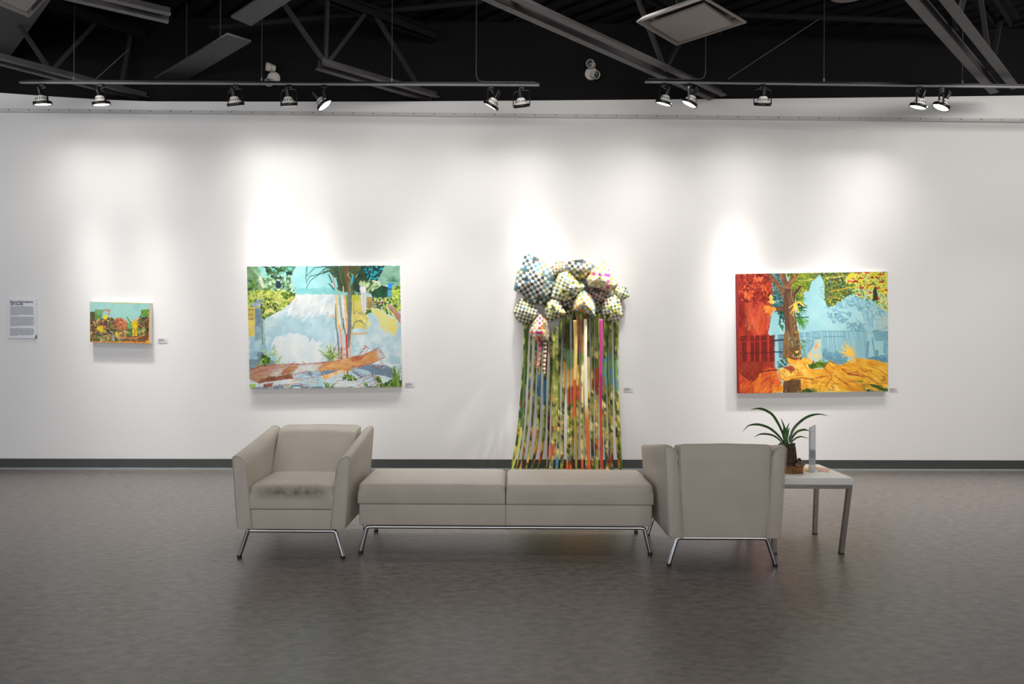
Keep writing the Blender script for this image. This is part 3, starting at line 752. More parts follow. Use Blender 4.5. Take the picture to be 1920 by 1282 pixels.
diffuser('pale grey square air diffuser hanging under the roof at the upper right', [(1193, 42), (1268, 86), (1400, 43), (1320, -3)], [(1219, 46), (1273, 79), (1375, 46), (1321, 9)], 3.96)
diffuser('square air diffuser in the top left corner, partly out of frame', [(-32, -2), (55, 33), (125, -44), (38, -80)], [(-8, -4), (50, 22), (104, -38), (44, -64)], 3.93, top=4.135)
# round grille
c_ = at_z(1598, -16, 4.05); t = thing('round_vent', 'round ribbed air outlet at the top edge, right of centre', 'air outlet', c_)
bm = bmesh.new()
for i, (r0, z0) in enumerate(((.17, 0), (.135, .012), (.10, .024), (.065, .036))):
    lathe(bm, [(r0, z0), (r0-.004, z0-.006), (r0-.026, z0+.012), (r0-.022, z0+.02)], 40, cap=False)
obj('louvre_rings', bm, M_diff, t, smooth=True)
bm = bmesh.new(); lathe(bm, [(.165, .03), (.165, ZC+.04-c_.z)], 32); obj('duct_neck', bm, M_duct, t, smooth=True)
# pipes and braces in the roof space
def pipe(label, a, c, r_, name='conduit_pipe', m=M_deck):
    bm = bmesh.new(); tube(bm, [a, c], r_, 10); tag(obj(name, bm, m, smooth=True), label, 'pipe')
pipe('dark horizontal sprinkler pipe behind the square diffuser at the upper right', at_y(1385, 27, 6.6), at_y(1765, 41, 6.6), .028)
pipe('thin bracing cable slanting from the pipe to the right track', at_y(1535, 36, 6.57), at_y(1365, 148, 6.5), .005, 'brace_cable', M_steel)
pipe('dark horizontal pipe at the top left of centre', at_y(395, 52, 6.6), at_y(905, 3, 6.6), .028)
pipe('thin bracing cable slanting up to the right near the second lamp', at_y(180, 148, 6.5), at_y(242, 92, 6.5), .004, 'brace_cable', M_steel)

# ------------------------------------------------------------------ a small raster painter (numpy), result goes to vertex colours
def vnoise(x, y, seed):
    x = np.asarray(x, float); y = np.asarray(y, float)
    rs = np.random.RandomState(seed); T = rs.rand(256, 256)
    xi, yi = np.floor(x).astype(int), np.floor(y).astype(int); fx, fy = x-xi, y-yi
    fx = fx*fx*(3-2*fx); fy = fy*fy*(3-2*fy)
    a = T[yi % 256, xi % 256]; b_ = T[yi % 256, (xi+1) % 256]; c = T[(yi+1) % 256, xi % 256]; d = T[(yi+1) % 256, (xi+1) % 256]
    return (a*(1-fx)+b_*fx)*(1-fy)+(c*(1-fx)+d*fx)*fy
def fbm(x, y, seed, o=4):
    s = 0; a = .5
    for i in range(o): s = s+a*vnoise(x*2**i, y*2**i, seed+i); a *= .5
    return s/(1-.5**o)
class Canvas:
    def __init__(s, W, H, sc, seed=0):
        s.sc = sc; s.w, s.h = int(W*sc), int(H*sc); s.a = np.zeros((s.h, s.w, 3)); s.rs = np.random.RandomState(seed)
        s.Y, s.X = np.mgrid[0:s.h, 0:s.w]; s.X = (s.X+.5)/sc; s.Y = (s.Y+.5)/sc
    def win(s, x0, y0, x1, y1):
        a = max(0, int(y0*s.sc)-1); b_ = min(s.h, int(y1*s.sc)+2); c = max(0, int(x0*s.sc)-1); d = min(s.w, int(x1*s.sc)+2)
        return (slice(a, max(a, b_)), slice(c, max(c, d)))
    def inside(s, P, w_, soft=0):
        x, y = s.X[w_], s.Y[w_]; ins = np.zeros(x.shape, bool); n = len(P)
        for i in range(n):
            x0, y0 = P[i]; x1, y1 = P[(i+1) % n]
            if y0 == y1: continue
            c = ((y0 > y) != (y1 > y)) & (x < (x1-x0)*(y-y0)/(y1-y0)+x0); ins ^= c
        return ins
    def poly(s, P, col, col2=None, nsc=60, alpha=1.0, jag=0, seed=3, aniso=(1, 1)):
        P = np.array(P, float); w_ = s.win(P[:, 0].min()-jag, P[:, 1].min()-jag, P[:, 0].max()+jag, P[:, 1].max()+jag)
        if s.X[w_].size == 0: return
        if jag:
            X0, Y0 = s.X, s.Y
            dx = (fbm(X0[w_]/30, Y0[w_]/30, seed, 3)-.5)*jag*2; dy = (fbm(X0[w_]/30, Y0[w_]/30, seed+9, 3)-.5)*jag*2
            sx, sy = X0[w_]+dx, Y0[w_]+dy
            x, y = sx, sy; ins = np.zeros(x.shape, bool); n = len(P)
            for i in range(n):
                x0, y0 = P[i]; x1, y1 = P[(i+1) % n]
                if y0 == y1: continue
                ins ^= ((y0 > y) != (y1 > y)) & (x < (x1-x0)*(y-y0)/(y1-y0)+x0)
        else: ins = s.inside(P, w_)
        c = np.array(col, float)
        if col2 is not None:
            k = np.clip((fbm(s.X[w_]/nsc/aniso[0], s.Y[w_]/nsc/aniso[1], seed+20)-.5)*2.6+.5, 0, 1)[..., None]
            c = c*(1-k)+np.array(col2, float)*k
        m = (ins*alpha)[..., None]; s.a[w_] = s.a[w_]*(1-m)+c*m
    def line(s, P, col, w0, w1=None, alpha=1.0):
        w1 = w0 if w1 is None else w1; n = len(P)-1
        for i in range(n):
            (x0, y0), (x1, y1) = P[i], P[i+1]; a = w0+(w1-w0)*i/n; b_ = w0+(w1-w0)*(i+1)/n; m_ = max(a, b_)
            w_ = s.win(min(x0, x1)-m_, min(y0, y1)-m_, max(x0, x1)+m_, max(y0, y1)+m_); x, y = s.X[w_], s.Y[w_]
            if x.size == 0: continue
            L2 = (x1-x0)**2+(y1-y0)**2+1e-6; t = np.clip(((x-x0)*(x1-x0)+(y-y0)*(y1-y0))/L2, 0, 1)
            d = np.hypot(x-x0-t*(x1-x0), y-y0-t*(y1-y0)); ww = (a+(b_-a)*t)/2
            m = (np.clip((ww-d)*s.sc+.5, 0, 1)*alpha)[..., None]; s.a[w_] = s.a[w_]*(1-m)+np.array(col, float)*m
    def dabs(s, P, n, cols, size, asp=.5, ang=None, alpha=1.0, jit=.6, wts=None):
        P = np.array(P, float); x0, y0 = P.min(0); x1, y1 = P.max(0); k = 0; tries = 0
        while k < n and tries < n*6:
            tries += 1; x, y = s.rs.uniform(x0, x1), s.rs.uniform(y0, y1)
            ins = False
            for i in range(len(P)):
                (ax_, ay), (bx, by) = P[i], P[(i+1) % len(P)]
                if (ay > y) != (by > y) and x < (bx-ax_)*(y-ay)/(by-ay)+ax_: ins = not ins
            if not ins: continue
            k += 1; r_ = size*s.rs.uniform(1-jit, 1+jit)/2; a = s.rs.uniform(0, math.pi) if ang is None else R(ang)+s.rs.uniform(-.4, .4)
            c = cols[s.rs.choice(len(cols), p=wts)]; w_ = s.win(x-r_, y-r_, x+r_, y+r_); X, Y = s.X[w_]-x, s.Y[w_]-y
            if X.size == 0: continue
            u = X*math.cos(a)+Y*math.sin(a); v = -X*math.sin(a)+Y*math.cos(a)
            q = np.hypot(u/r_, v/(r_*asp)); m = (np.clip((1-q)*r_*asp*s.sc+.5, 0, 1)*alpha)[..., None]
            c = np.array(c, float)*s.rs.uniform(.9, 1.1); s.a[w_] = s.a[w_]*(1-m)+np.clip(c, 0, 255)*m
    def smear(s, n, size, P=None, ang=None, asp=.3, alpha=.55, jit=9):
        # short brush marks that drag neighbouring paint along
        if P is None: x0, y0, x1, y1 = 0, 0, s.w/s.sc, s.h/s.sc
        else: P = np.array(P, float); (x0, y0), (x1, y1) = P.min(0), P.max(0)
        for _ in range(n):
            x, y = s.rs.uniform(x0, x1), s.rs.uniform(y0, y1); r_ = size*s.rs.uniform(.5, 1.2)/2; a = s.rs.uniform(0, math.pi) if ang is None else R(ang)+s.rs.uniform(-.5, .5)
            sx, sy = int(min(s.w-1, max(0, (x+math.cos(a)*r_*1.1)*s.sc))), int(min(s.h-1, max(0, (y+math.sin(a)*r_*1.1)*s.sc)))
            c_ = np.clip(s.a[sy, sx]+s.rs.uniform(-jit, jit, 3)+s.rs.uniform(-jit, jit), 0, 255)
            w_ = s.win(x-r_, y-r_, x+r_, y+r_); X, Y = s.X[w_]-x, s.Y[w_]-y
            if X.size == 0: continue
            u = X*math.cos(a)+Y*math.sin(a); v = -X*math.sin(a)+Y*math.cos(a); q = np.hypot(u/r_, v/(r_*asp))
            m = (np.clip((1-q)*1.6, 0, 1)*alpha)[..., None]; s.a[w_] = s.a[w_]*(1-m)+c_*m
    def sample(s, x, y):
        x = np.clip(x*s.sc-.5, 0, s.w-1.001); y = np.clip(y*s.sc-.5, 0, s.h-1.001); xi, yi = x.astype(int), y.astype(int); fx, fy = (x-xi)[..., None], (y-yi)[..., None]
        A = s.a; return (A[yi, xi]*(1-fx)+A[yi, xi+1]*fx)*(1-fy)+(A[yi+1, xi]*(1-fx)+A[yi+1, xi+1]*fx)*fy
def setcol(me, rgb):
    rgb = np.clip(rgb, 0, 255); lin = srgb(rgb); out = np.ones((len(lin), 4), np.float32); out[:, :3] = lin
    at = me.attributes.new('Col', 'FLOAT_COLOR', 'POINT'); at.data.foreach_set('color', out.ravel())
def painting(label, corners, cv, cc, n, t, edge=M_cedge, edge_left=None, boost=1.0):
    """corners: TL TR BR BL in frame pixels; cv canvas; cc the same corners in canvas coordinates"""
    K = [at_wall(*p, t) for p in corners]; th = thing('painting', label, 'painting', (0, 0, 0))
    nx, ny = n; u, v = np.meshgrid(np.linspace(0, 1, nx+1), np.linspace(0, 1, ny+1))
    W4 = [((1-u)*(1-v)), (u*(1-v)), (u*v), ((1-u)*v)]
    pos = sum(w_[..., None]*np.array(k) for w_, k in zip(W4, K)).reshape(-1, 3)
    cx = sum(w_*c[0] for w_, c in zip(W4, cc)); cy = sum(w_*c[1] for w_, c in zip(W4, cc))
    rgb = cv.sample(cx, cy).reshape(-1, 3)*boost
    idx = np.arange((nx+1)*(ny+1)).reshape(ny+1, nx+1)
    f = np.stack([idx[:-1, :-1], idx[1:, :-1], idx[1:, 1:], idx[:-1, 1:]], -1).reshape(-1, 4)
    me = bpy.data.meshes.new('painted_canvas'); me.vertices.add(len(pos)); me.vertices.foreach_set('co', pos.ravel())
    me.loops.add(f.size); me.loops.foreach_set('vertex_index', f.ravel()); me.polygons.add(len(f)); me.polygons.foreach_set('loop_start', np.arange(0, f.size, 4))
    me.update(calc_edges=True); setcol(me, rgb); me.materials.append(M_art)
    o = bpy.data.objects.new('painted_canvas', me); C.objects.link(o); o.parent = th
    bm = bmesh.new(); nrm = (K[1]-K[0]).cross(K[3]-K[0]).normalized()
    if nrm.y > 0: nrm = -nrm
    fr = [bm.verts.new(k-nrm*.0006) for k in K]; bk = [bm.verts.new(k-nrm*(t-.003)) for k in K]
    bm.faces.new(fr); bm.faces.new(bk[::-1])
    for i in range(4):
        f_ = bm.faces.new((fr[i], bk[i], bk[(i+1) % 4], fr[(i+1) % 4]))
        if i == 3 and edge_left: f_.material_index = 1
    obj('canvas_edge', bm, [edge]+([edge_left] if edge_left else []), th)
    return th

# ---- painting with palm trunks and fallen logs (close-up coordinates of 4.272 px per frame px from 440,480)
c = Canvas(1538, 1282, .5, 11); P_, Ln, D_ = c.poly, c.line, c.dabs
Q1 = lambda pts: [((455+x/10.258-440)*4.272, (490+y/10.258-480)*4.272) for x, y in pts]
Q2 = lambda pts: [((605+x/10.258-440)*4.272, (490+y/10.258-480)*4.272) for x, y in pts]
Q3 = lambda pts: [((455+x/10.258-440)*4.272, (610+y/10.258-480)*4.272) for x, y in pts]
Q4 = lambda pts: [((605+x/10.258-440)*4.272, (610+y/10.258-480)*4.272) for x, y in pts]
full = [(90, 60), (1360, 60), (1360, 1080), (90, 1080)]
P_(full, (212, 216, 214), (160, 190, 198), 150, seed=5)
P_([(480, 300), (820, 300), (800, 480), (400, 470), (430, 360)], (214, 214, 210), (190, 202, 204), 70, jag=20, seed=7)
P_([(250, 480), (820, 470), (800, 700), (560, 690), (430, 560), (330, 680), (240, 640)], (178, 204, 208), (150, 184, 194), 90, jag=60, seed=15, alpha=.75)
P_([(600, 560), (740, 520), (740, 720), (640, 700), (520, 640)], (148, 180, 190), (176, 202, 208), 60, jag=50, seed=21, alpha=.8)
P_([(330, 670), (480, 610), (700, 700), (700, 850), (380, 870), (300, 760)], (214, 216, 212), (196, 206, 208), 60, jag=50, seed=31, alpha=.9)
P_([(950, 620), (1320, 560), (1320, 880), (1200, 860), (960, 800)], (160, 190, 198), (200, 212, 212), 60, jag=50, seed=41)
P_([(120, 640), (240, 500), (250, 760), (230, 860), (120, 850)], (132, 172, 186), (170, 196, 202), 60, jag=18, seed=51)
D_([(480, 320), (800, 320), (780, 520), (420, 480)], 60, [(200, 206, 206), (222, 222, 218), (180, 196, 200)], 90, .18, -50, .35)
# sky
P_([(450, 76), (1010, 72), (1010, 306), (478, 306)], (160, 208, 208), (140, 198, 198), 120, seed=6)
P_([(490, 260), (760, 250), (1010, 270), (1010, 306), (478, 306)], (112, 186, 186), (142, 200, 200), 60, jag=16, seed=61, alpha=.8)
# upper left foliage
P_([(95, 82), (484, 82), (452, 150), (440, 230), (486, 300), (478, 340), (420, 400), (350, 440), (235, 505), (196, 420), (104, 400)], (62, 96, 52), (96, 128, 62), 50, jag=10, seed=8)
P_([(95, 82), (300, 82), (260, 240), (200, 290), (100, 280)], (86, 122, 78), (126, 158, 120), 40, jag=12, seed=9)
P_(Q1([(300, 110), (560, 110), (520, 290), (360, 300)]), (112, 178, 170), (150, 196, 186), 40, jag=14, seed=10)
D_(Q1([(420, 100), (920, 100), (930, 280), (480, 300)]), 90, [(32, 56, 40), (44, 78, 44), (70, 110, 70), (110, 190, 180)], 34, .55)
D_(Q1([(400, 270), (900, 230), (1000, 620), (700, 640), (440, 520)]), 260, [(150, 190, 150), (176, 204, 160), (60, 96, 56), (30, 50, 50), (120, 160, 130), (170, 200, 200)], 20, .5)
P_(Q1([(640, 370), (740, 360), (720, 500), (650, 500)]), (26, 42, 66), (36, 60, 70), 20, jag=10, seed=12)
P_(Q1([(300, 290), (360, 280), (430, 500), (390, 530), (310, 380)]), (206, 208, 176), (176, 196, 160), 30, jag=5, seed=13)
for k in range(9): Ln(Q1([(335, 280), (160+k*26, 130+k*46 if k < 4 else 420-k*12)]), (170, 192, 156), 7, 2, .7)
for k in range(5): Ln(Q1([(335, 280), (200, 110+k*20)]), (140, 176, 150), 6, 2, .7)
D_(Q1([(90, 380), (280, 400), (280, 600), (100, 600)]), 60, [(36, 66, 36), (60, 92, 40), (90, 150, 130), (100, 130, 50)], 24, .6)
YG = [(188, 196, 92), (160, 174, 72), (204, 204, 110), (130, 152, 56), (100, 128, 44), (170, 184, 100)]
P_(Q1([(100, 600), (300, 550), (620, 580), (800, 640), (1000, 660), (1000, 720), (860, 820), (740, 930), (600, 930), (380, 1120), (340, 960), (100, 880)]), (168, 182, 84), (128, 150, 60), 50, jag=14, seed=14)
D_(Q1([(100, 600), (300, 550), (620, 580), (800, 640), (980, 690), (860, 820), (740, 930), (600, 930), (380, 1100), (340, 960), (100, 880)]), 300, YG, 24, .6)
D_(Q1([(340, 700), (640, 720), (780, 900), (640, 960), (460, 880), (400, 1120), (350, 1060)]), 150, [(56, 78, 38), (88, 112, 44), (204, 204, 100), (40, 60, 40)], 13, .6)
D_(Q1([(600, 640), (780, 620), (780, 760), (640, 780)]), 20, [(180, 190, 96)], 46, .8)
D_(Q1([(740, 580), (980, 620), (960, 700), (800, 730)]), 50, [(60, 88, 30), (100, 130, 40), (200, 200, 110)], 24, .6)
P_(Q1([(900, 770), (960, 730), (1000, 690), (960, 760)]), (216, 140, 72))
P_(Q1([(420, 960), (520, 900), (640, 960), (640, 1000), (520, 970), (440, 1000)]), (214, 204, 124), (196, 196, 120), 30, jag=8)
# yellow block with dark numbers/grille, grey post
P_([(104, 408), (172, 408), (160, 640), (112, 642)], (218, 196, 104), (206, 184, 90), 40, jag=3)
for k in range(5):
    for j, (y0, y1) in enumerate(((906, 948), (968, 980), (1004, 1034), (1052, 1064), (1088, 1122))): Ln(Q1([(118+k*22, y0), (118+k*22, y1)]), (44, 44, 30), 4 if j % 2 == 0 else 3, alpha=.85)
P_(Q1([(232, 900), (350, 900), (362, 1282), (240, 1282)]), (128, 150, 168), (100, 124, 140), 40)
P_(Q3([(235, 0), (370, 0), (360, 260), (250, 310)]), (120, 146, 158), (140, 166, 176), 40, jag=10)
Ln(Q1([(355, 900), (372, 1100), (378, 1282)]), (84, 112, 52), 7)
Ln(Q3([(372, 0), (380, 180), (385, 360)]), (96, 126, 48), 8, 6); Ln(Q3([(385, 360), (390, 480)]), (150, 176, 120), 4, 2)
D_(Q1([(210, 760), (350, 740), (350, 880), (220, 880)]), 12, [(150, 160, 190), (120, 140, 160)], 26, .6)
Ln(Q1([(558, 980), (560, 1270)]), (176, 190, 96), 3, alpha=.7); Ln(Q1([(480, 1020), (490, 1270)]), (176, 200, 120), 4, alpha=.6)
# palm head
P_(Q2([(60, 90), (880, 88), (820, 300), (700, 440), (600, 600), (400, 590), (290, 540), (220, 300), (120, 200), (0, 220), (0, 190), (150, 150), (20, 150)]), (52, 74, 46), (92, 112, 70), 40, jag=6, seed=16, aniso=(.5, 2))
for k in range(60):
    t = c.rs.rand(); Ln(Q2([(120+t*600, 95), (200+t*440, 250+c.rs.rand()*60), (340+t*260, 560)]), [(40, 56, 36), (110, 132, 84), (70, 92, 56), (60, 50, 36)][k % 4], 5, 3, .6)
G = (36, 84, 76)
for pts in ([(1240, 100), (1215, 300), (1230, 430)], [(1590, 100), (1380, 125), (1230, 280)], [(1590, 140), (1470, 235)], [(1590, 215), (1480, 240), (1300, 370), (1220, 520)], [(1500, 240), (1290, 290), (1240, 370)], [(1010, 100), (955, 200), (950, 270)]): Ln(Q1(pts), G, 7, 4)
for pts in ([(0, 100), (160, 100), (300, 180)], [(0, 165), (120, 110), (260, 140)], [(0, 235), (130, 185), (260, 260)], [(110, 240), (180, 400)], [(130, 430), (220, 540)]): Ln(Q2(pts), (40, 90, 80), 8, 10)
P_(Q2([(200, 300), (260, 320), (300, 500), (250, 480)]), (140, 200, 204))
Ln(Q2([(475, 88), (475, 300), (490, 600)]), (196, 44, 36), 9, 8); Ln(Q2([(200, 290), (235, 500)]), (214, 90, 66), 6); Ln(Q2([(592, 90), (590, 150)]), (150, 50, 40), 5); Ln(Q2([(680, 110), (670, 180)]), (170, 60, 46), 5)
for pts in ([(780, 110), (640, 300), (580, 520)], [(480, 260), (520, 210)], [(490, 260), (550, 370)], [(560, 240), (600, 270)]): Ln(Q2(pts), (206, 214, 160), 5, 3)
P_(Q2([(560, 290), (600, 250), (590, 380), (540, 480)]), (60, 170, 200))
P_(Q2([(500, 380), (540, 400), (545, 600), (510, 600)]), (100, 140, 90))
# dark canopy with turquoise holes
P_(Q2([(740, 88), (1210, 88), (1180, 280), (1060, 370), (900, 350), (700, 560), (560, 610), (600, 420)]), (34, 54, 42), (50, 78, 52), 40, jag=8, seed=18)
D_(Q2([(740, 88), (1210, 88), (1180, 280), (1060, 350), (880, 320), (800, 200)]), 150, [(20, 160, 180), (40, 190, 205), (24, 42, 44), (26, 44, 44), (40, 70, 60)], 18, .5)
P_(Q2([(1200, 80), (1495, 80), (1500, 470), (1120, 450), (1080, 350)]), (112, 160, 132), (140, 184, 160), 50, jag=10, seed=19)
for k in range(12): Ln(Q2([(1370, 380), (1230+k*26, 240+abs(k-5)*26)]), (56, 116, 84), 6, 2, .8)
D_(Q2([(720, 400), (880, 370), (1120, 420), (1100, 590), (900, 600), (740, 520)]), 120, [(168, 192, 140), (130, 164, 112), (196, 210, 160), (60, 96, 60)], 26, .6)
P_(Q2([(940, 590), (1140, 470), (1280, 480), (1260, 700), (960, 690)]), (34, 84, 56), (24, 64, 44), 30, jag=10, seed=22)
D_(Q2([(560, 560), (740, 560), (720, 640), (580, 650)]), 30, [(60, 96, 50), (150, 170, 110), (36, 60, 50)], 18)
P_(Q2([(1255, 530), (1355, 530), (1335, 700), (1255, 690)]), (66, 136, 172), (90, 160, 190), 20); D_(Q2([(1280, 450), (1345, 450), (1330, 510), (1290, 510)]), 8, [(40, 130, 210)], 30, .8); Ln(Q2([(1250, 530), (1360, 530)]), (40, 60, 70), 8)
D_(Q2([(1360, 480), (1500, 460), (1505, 940), (1350, 800)]), 120, [(168, 190, 70), (140, 168, 60), (90, 120, 40), (190, 206, 90)], 24, .6)
D_(Q2([(960, 700), (1320, 690), (1500, 960), (1480, 1120), (1200, 960), (1000, 880)]), 260, [(170, 186, 70), (210, 204, 120), (60, 84, 34), (44, 66, 40), (150, 176, 56)], 17, .6)
P_(Q2([(560, 640), (720, 640), (780, 980), (840, 1000), (830, 1282), (580, 1282)]), (206, 194, 110), (196, 186, 84), 50, jag=4)
P_(Q2([(570, 640), (720, 640), (720, 740), (600, 760)]), (168, 178, 44), (190, 190, 70), 30)
P_(Q2([(850, 680), (960, 690), (960, 900), (850, 910)]), (172, 140, 76), (190, 164, 90), 20)
for k in range(7): Ln(Q2([(860+k*20, 760), (860+k*20, 900)]), (110, 90, 40), 3)
P_(Q2([(850, 910), (1060, 900), (1200, 960), (1300, 1060), (1440, 1120), (1460, 1282), (1140, 1282), (1080, 1060), (940, 1000), (860, 1000)]), (216, 198, 104), (200, 204, 140), 60, jag=24, seed=23)
D_(Q2([(600, 1000), (860, 980), (900, 1250), (780, 1260)]), 20, [(212, 198, 120), (200, 190, 110)], 60, .3, 60)
P_(Q4([(1120, 0), (1460, 0), (1440, 130), (1380, 190), (1320, 120), (1220, 160)]), (214, 196, 100), (200, 204, 170), 40, jag=24, seed=24)
P_(Q2([(740, 570), (830, 570), (835, 1010), (790, 1020), (740, 730)]), (204, 208, 222), (216, 212, 200), 20); Ln(Q2([(790, 600), (800, 960)]), (190, 140, 130), 4); D_(Q2([(755, 500), (800, 500), (800, 560), (755, 560)]), 6, [(216, 214, 216)], 34, .9)
P_(Q2([(1260, 850), (1320, 830), (1440, 960), (1505, 1000), (1505, 1180), (1430, 1060)]), (168, 120, 112), (198, 150, 140), 30); Ln(Q2([(1260, 850), (1400, 1020), (1500, 1180)]), (130, 60, 50), 4)
Ln(Q2([(1030, 790), (1200, 785)]), (130, 96, 66), 12)
D_(Q2([(840, 920), (930, 930), (940, 980), (850, 990)]), 12, [(60, 92, 20), (80, 110, 30)], 26)
# trunks
GR = (104, 124, 122)
for (xt, xb, y0, y1, wt, wb, col) in ((248, 262, 800, 1282, 14, 30, (96, 112, 100)), (255, 305, 640, 1282, 26, 36, (214, 184, 104)), (300, 360, 640, 1282, 20, 40, (196, 206, 214)), (320, 392, 640, 1282, 40, 36, (132, 156, 116)), (385, 420, 640, 1282, 44, 40, (200, 210, 220)),
        (418, 470, 640, 1282, 34, 56, (222, 172, 128)), (460, 480, 640, 1000, 40, 20, (132, 146, 50)), (526, 522, 590, 1282, 84, 76, (98, 114, 106)), (400, 412, 1080, 1282, 14, 26, (84, 90, 66)), (565, 552, 900, 1282, 10, 20, (206, 140, 120))):
    P_(Q2([(xt-wt/2, y0), (xt+wt/2, y0), (xb+wb/2, y1+10), (xb-wb/2, y1+10)]), col, tuple(min(255, v*1.06) for v in col), 20)
P_(Q2([(230, 480), (300, 570), (350, 680), (340, 720), (290, 640)]), (160, 184, 150)); P_(Q2([(385, 470), (410, 480), (410, 620), (390, 620)]), (180, 196, 140))
Ln(Q2([(600, 700), (600, 960)]), (110, 130, 80), 4)
for pts in ([(600, 1000), (640, 960), (690, 940)], [(690, 985), (770, 1000), (840, 1030)], [(575, 1282), (620, 1180), (700, 1130), (780, 1150)], [(700, 1130), (800, 1190), (860, 1240)], [(640, 1150), (760, 1130)]): Ln(Q2(pts), (120, 128, 84), 9, 3)
for (pts, w0, w1, col) in (([(262, 0), (290, 160), (310, 400), (320, 620)], 26, 44, (112, 132, 134)), ([(250, 120), (265, 400), (280, 600)], 22, 30, (198, 206, 214)), ([(300, 0), (300, 60)], 18, 10, (214, 184, 104)), ([(250, 420), (280, 640)], 20, 26, (220, 170, 130)),
        ([(330, 0), (360, 240), (400, 640), (425, 940)], 34, 44, (218, 158, 126)), ([(360, 420), (372, 810)], 26, 44, (150, 66, 54)), ([(385, 0), (375, 100)], 22, 20, (160, 180, 150)), ([(410, 20), (440, 160)], 22, 20, (96, 104, 60)), ([(470, 0), (470, 150)], 26, 20, (222, 168, 130)),
        ([(520, 0), (505, 200), (510, 420)], 70, 40, (100, 116, 110)), ([(460, 180), (465, 400), (480, 600)], 34, 34, (190, 48, 40)), ([(475, 600), (485, 950)], 36, 30, (120, 110, 40)), ([(540, 300), (535, 600), (540, 850)], 44, 40, (206, 176, 150)), ([(560, 0), (545, 200), (530, 350)], 16, 12, (190, 110, 96)),
        ([(600, 0), (580, 80)], 12, 10, (90, 120, 100)), ([(578, 100), (596, 560)], 8, 4, (130, 160, 130)), ([(555, 600), (560, 940)], 4, 4, (170, 70, 60))): Ln(Q4(pts), col, w0*.42, w1*.42)
# shadows on the ground, logs
SH = (104, 124, 142)
P_(Q3([(125, 650), (300, 640), (270, 540), (300, 510), (385, 500), (440, 590), (620, 690), (640, 740), (480, 760), (140, 850)]), SH, (116, 138, 152), 40)
P_(Q4([(610, 800), (900, 740), (1200, 750), (1400, 840), (1380, 1020), (1180, 960), (960, 930), (880, 860), (740, 830)]), SH, (112, 132, 148), 40); P_(Q4([(575, 850), (640, 890), (790, 980), (740, 1000), (580, 900)]), SH)
P_(Q4([(0, 870), (320, 850), (80, 950), (0, 940)]), SH); P_(Q3([(1080, 900), (1590, 860), (1590, 960), (1250, 960)]), (108, 134, 154), (160, 184, 196), 40)
P_(Q3([(440, 1200), (700, 1150), (1120, 1130), (1210, 1200), (1590, 1195), (1590, 1210), (440, 1210)]), (96, 126, 150)); P_([(120, 1045), (1345, 1036), (1345, 1064), (120, 1064)], (88, 112, 124), (200, 206, 200), 30)
P_(Q3([(135, 850), (420, 760), (1000, 730), (1590, 700), (1590, 860), (1280, 880), (1050, 920), (960, 1010), (700, 1050), (320, 1100), (140, 1010)]), (172, 130, 104), (196, 200, 196), 80, jag=4, seed=25, aniso=(2.5, .7))
P_(Q3([(300, 1060), (520, 980), (760, 960), (980, 900), (960, 1010), (700, 1040), (330, 1100)]), (112, 66, 48), (150, 104, 76), 30, jag=8)
P_(Q3([(780, 860), (900, 780), (1080, 760), (1000, 880), (760, 960)]), (186, 136, 84), (150, 104, 72), 30, jag=8); P_(Q3([(1460, 820), (1590, 740), (1590, 850), (1480, 860)]), (196, 122, 56))
P_(Q4([(0, 700), (340, 660), (560, 600), (800, 560), (1080, 425), (1150, 500), (1200, 610), (950, 730), (620, 800), (560, 860), (0, 850)]), (186, 124, 76), (206, 158, 100), 50, jag=3, seed=26, aniso=(2, .7))
P_(Q4([(560, 600), (800, 570), (760, 640), (560, 700)]), (160, 84, 60), (180, 104, 70), 20); P_(Q4([(1035, 470), (1080, 425), (1150, 500), (1200, 610), (1090, 640)]), (174, 168, 172), (190, 186, 188), 20)
RD = (156, 54, 46)
for pts, w_ in (([(0, 705), (340, 665)], 5), ([(560, 605), (800, 560), (1080, 425), (1130, 480), (1205, 605), (1090, 645), (940, 725), (720, 760), (570, 800), (600, 850), (830, 960)], 4.5), ([(710, 560), (830, 390), (880, 430), (830, 540)], 5), ([(800, 380), (900, 440)], 4), ([(930, 740), (1060, 830), (1070, 760), (1150, 790), (1160, 690), (1110, 660)], 4),
        ([(0, 860), (330, 830)], 3), ([(700, 1010), (940, 930), (1010, 980), (1020, 1100), (880, 1170)], 5), ([(770, 1050), (990, 950)], 4), ([(860, 1100), (1000, 1040)], 4), ([(960, 930), (1000, 1060)], 5), ([(240, 990), (400, 980), (700, 1020)], 3), ([(270, 1060), (420, 1040)], 4), ([(700, 1160), (800, 1050)], 3), ([(1030, 1100), (1150, 1170)], 4)): Ln(Q4(pts), RD, w_, w_*.8, .9)
for k in range(50):
    x, y = 240+c.rs.rand()*560, 980+c.rs.rand()*180; Ln(Q4([(x, y), (x+60*c.rs.randn(), y+24*c.rs.randn())]), [(190, 110, 104), (210, 160, 150), (216, 220, 222), (214, 170, 110)][k % 4], 4, 2, .7)
for pts, w_ in (([(135, 850), (420, 760), (760, 745), (1180, 735), (1590, 705)], 6), ([(180, 930), (500, 830), (900, 760)], 4), ([(140, 1010), (320, 1100), (700, 1040), (960, 1010), (1050, 920), (1290, 870)], 5), ([(330, 1100), (520, 1060), (900, 1010), (1240, 1010), (1400, 980)], 4), ([(520, 1170), (760, 1130), (1100, 1110), (1250, 1150), (1330, 1190)], 4),
        ([(940, 740), (1010, 690)], 5), ([(1160, 690), (1210, 735)], 5), ([(1280, 880), (1350, 1000)], 7), ([(1490, 870), (1540, 940)], 7), ([(1450, 970), (1440, 1180)], 3), ([(1120, 1110), (1200, 1190)], 4), ([(325, 1100), (330, 1200)], 3)): Ln(Q3(pts), RD, w_, w_*.8, .9)
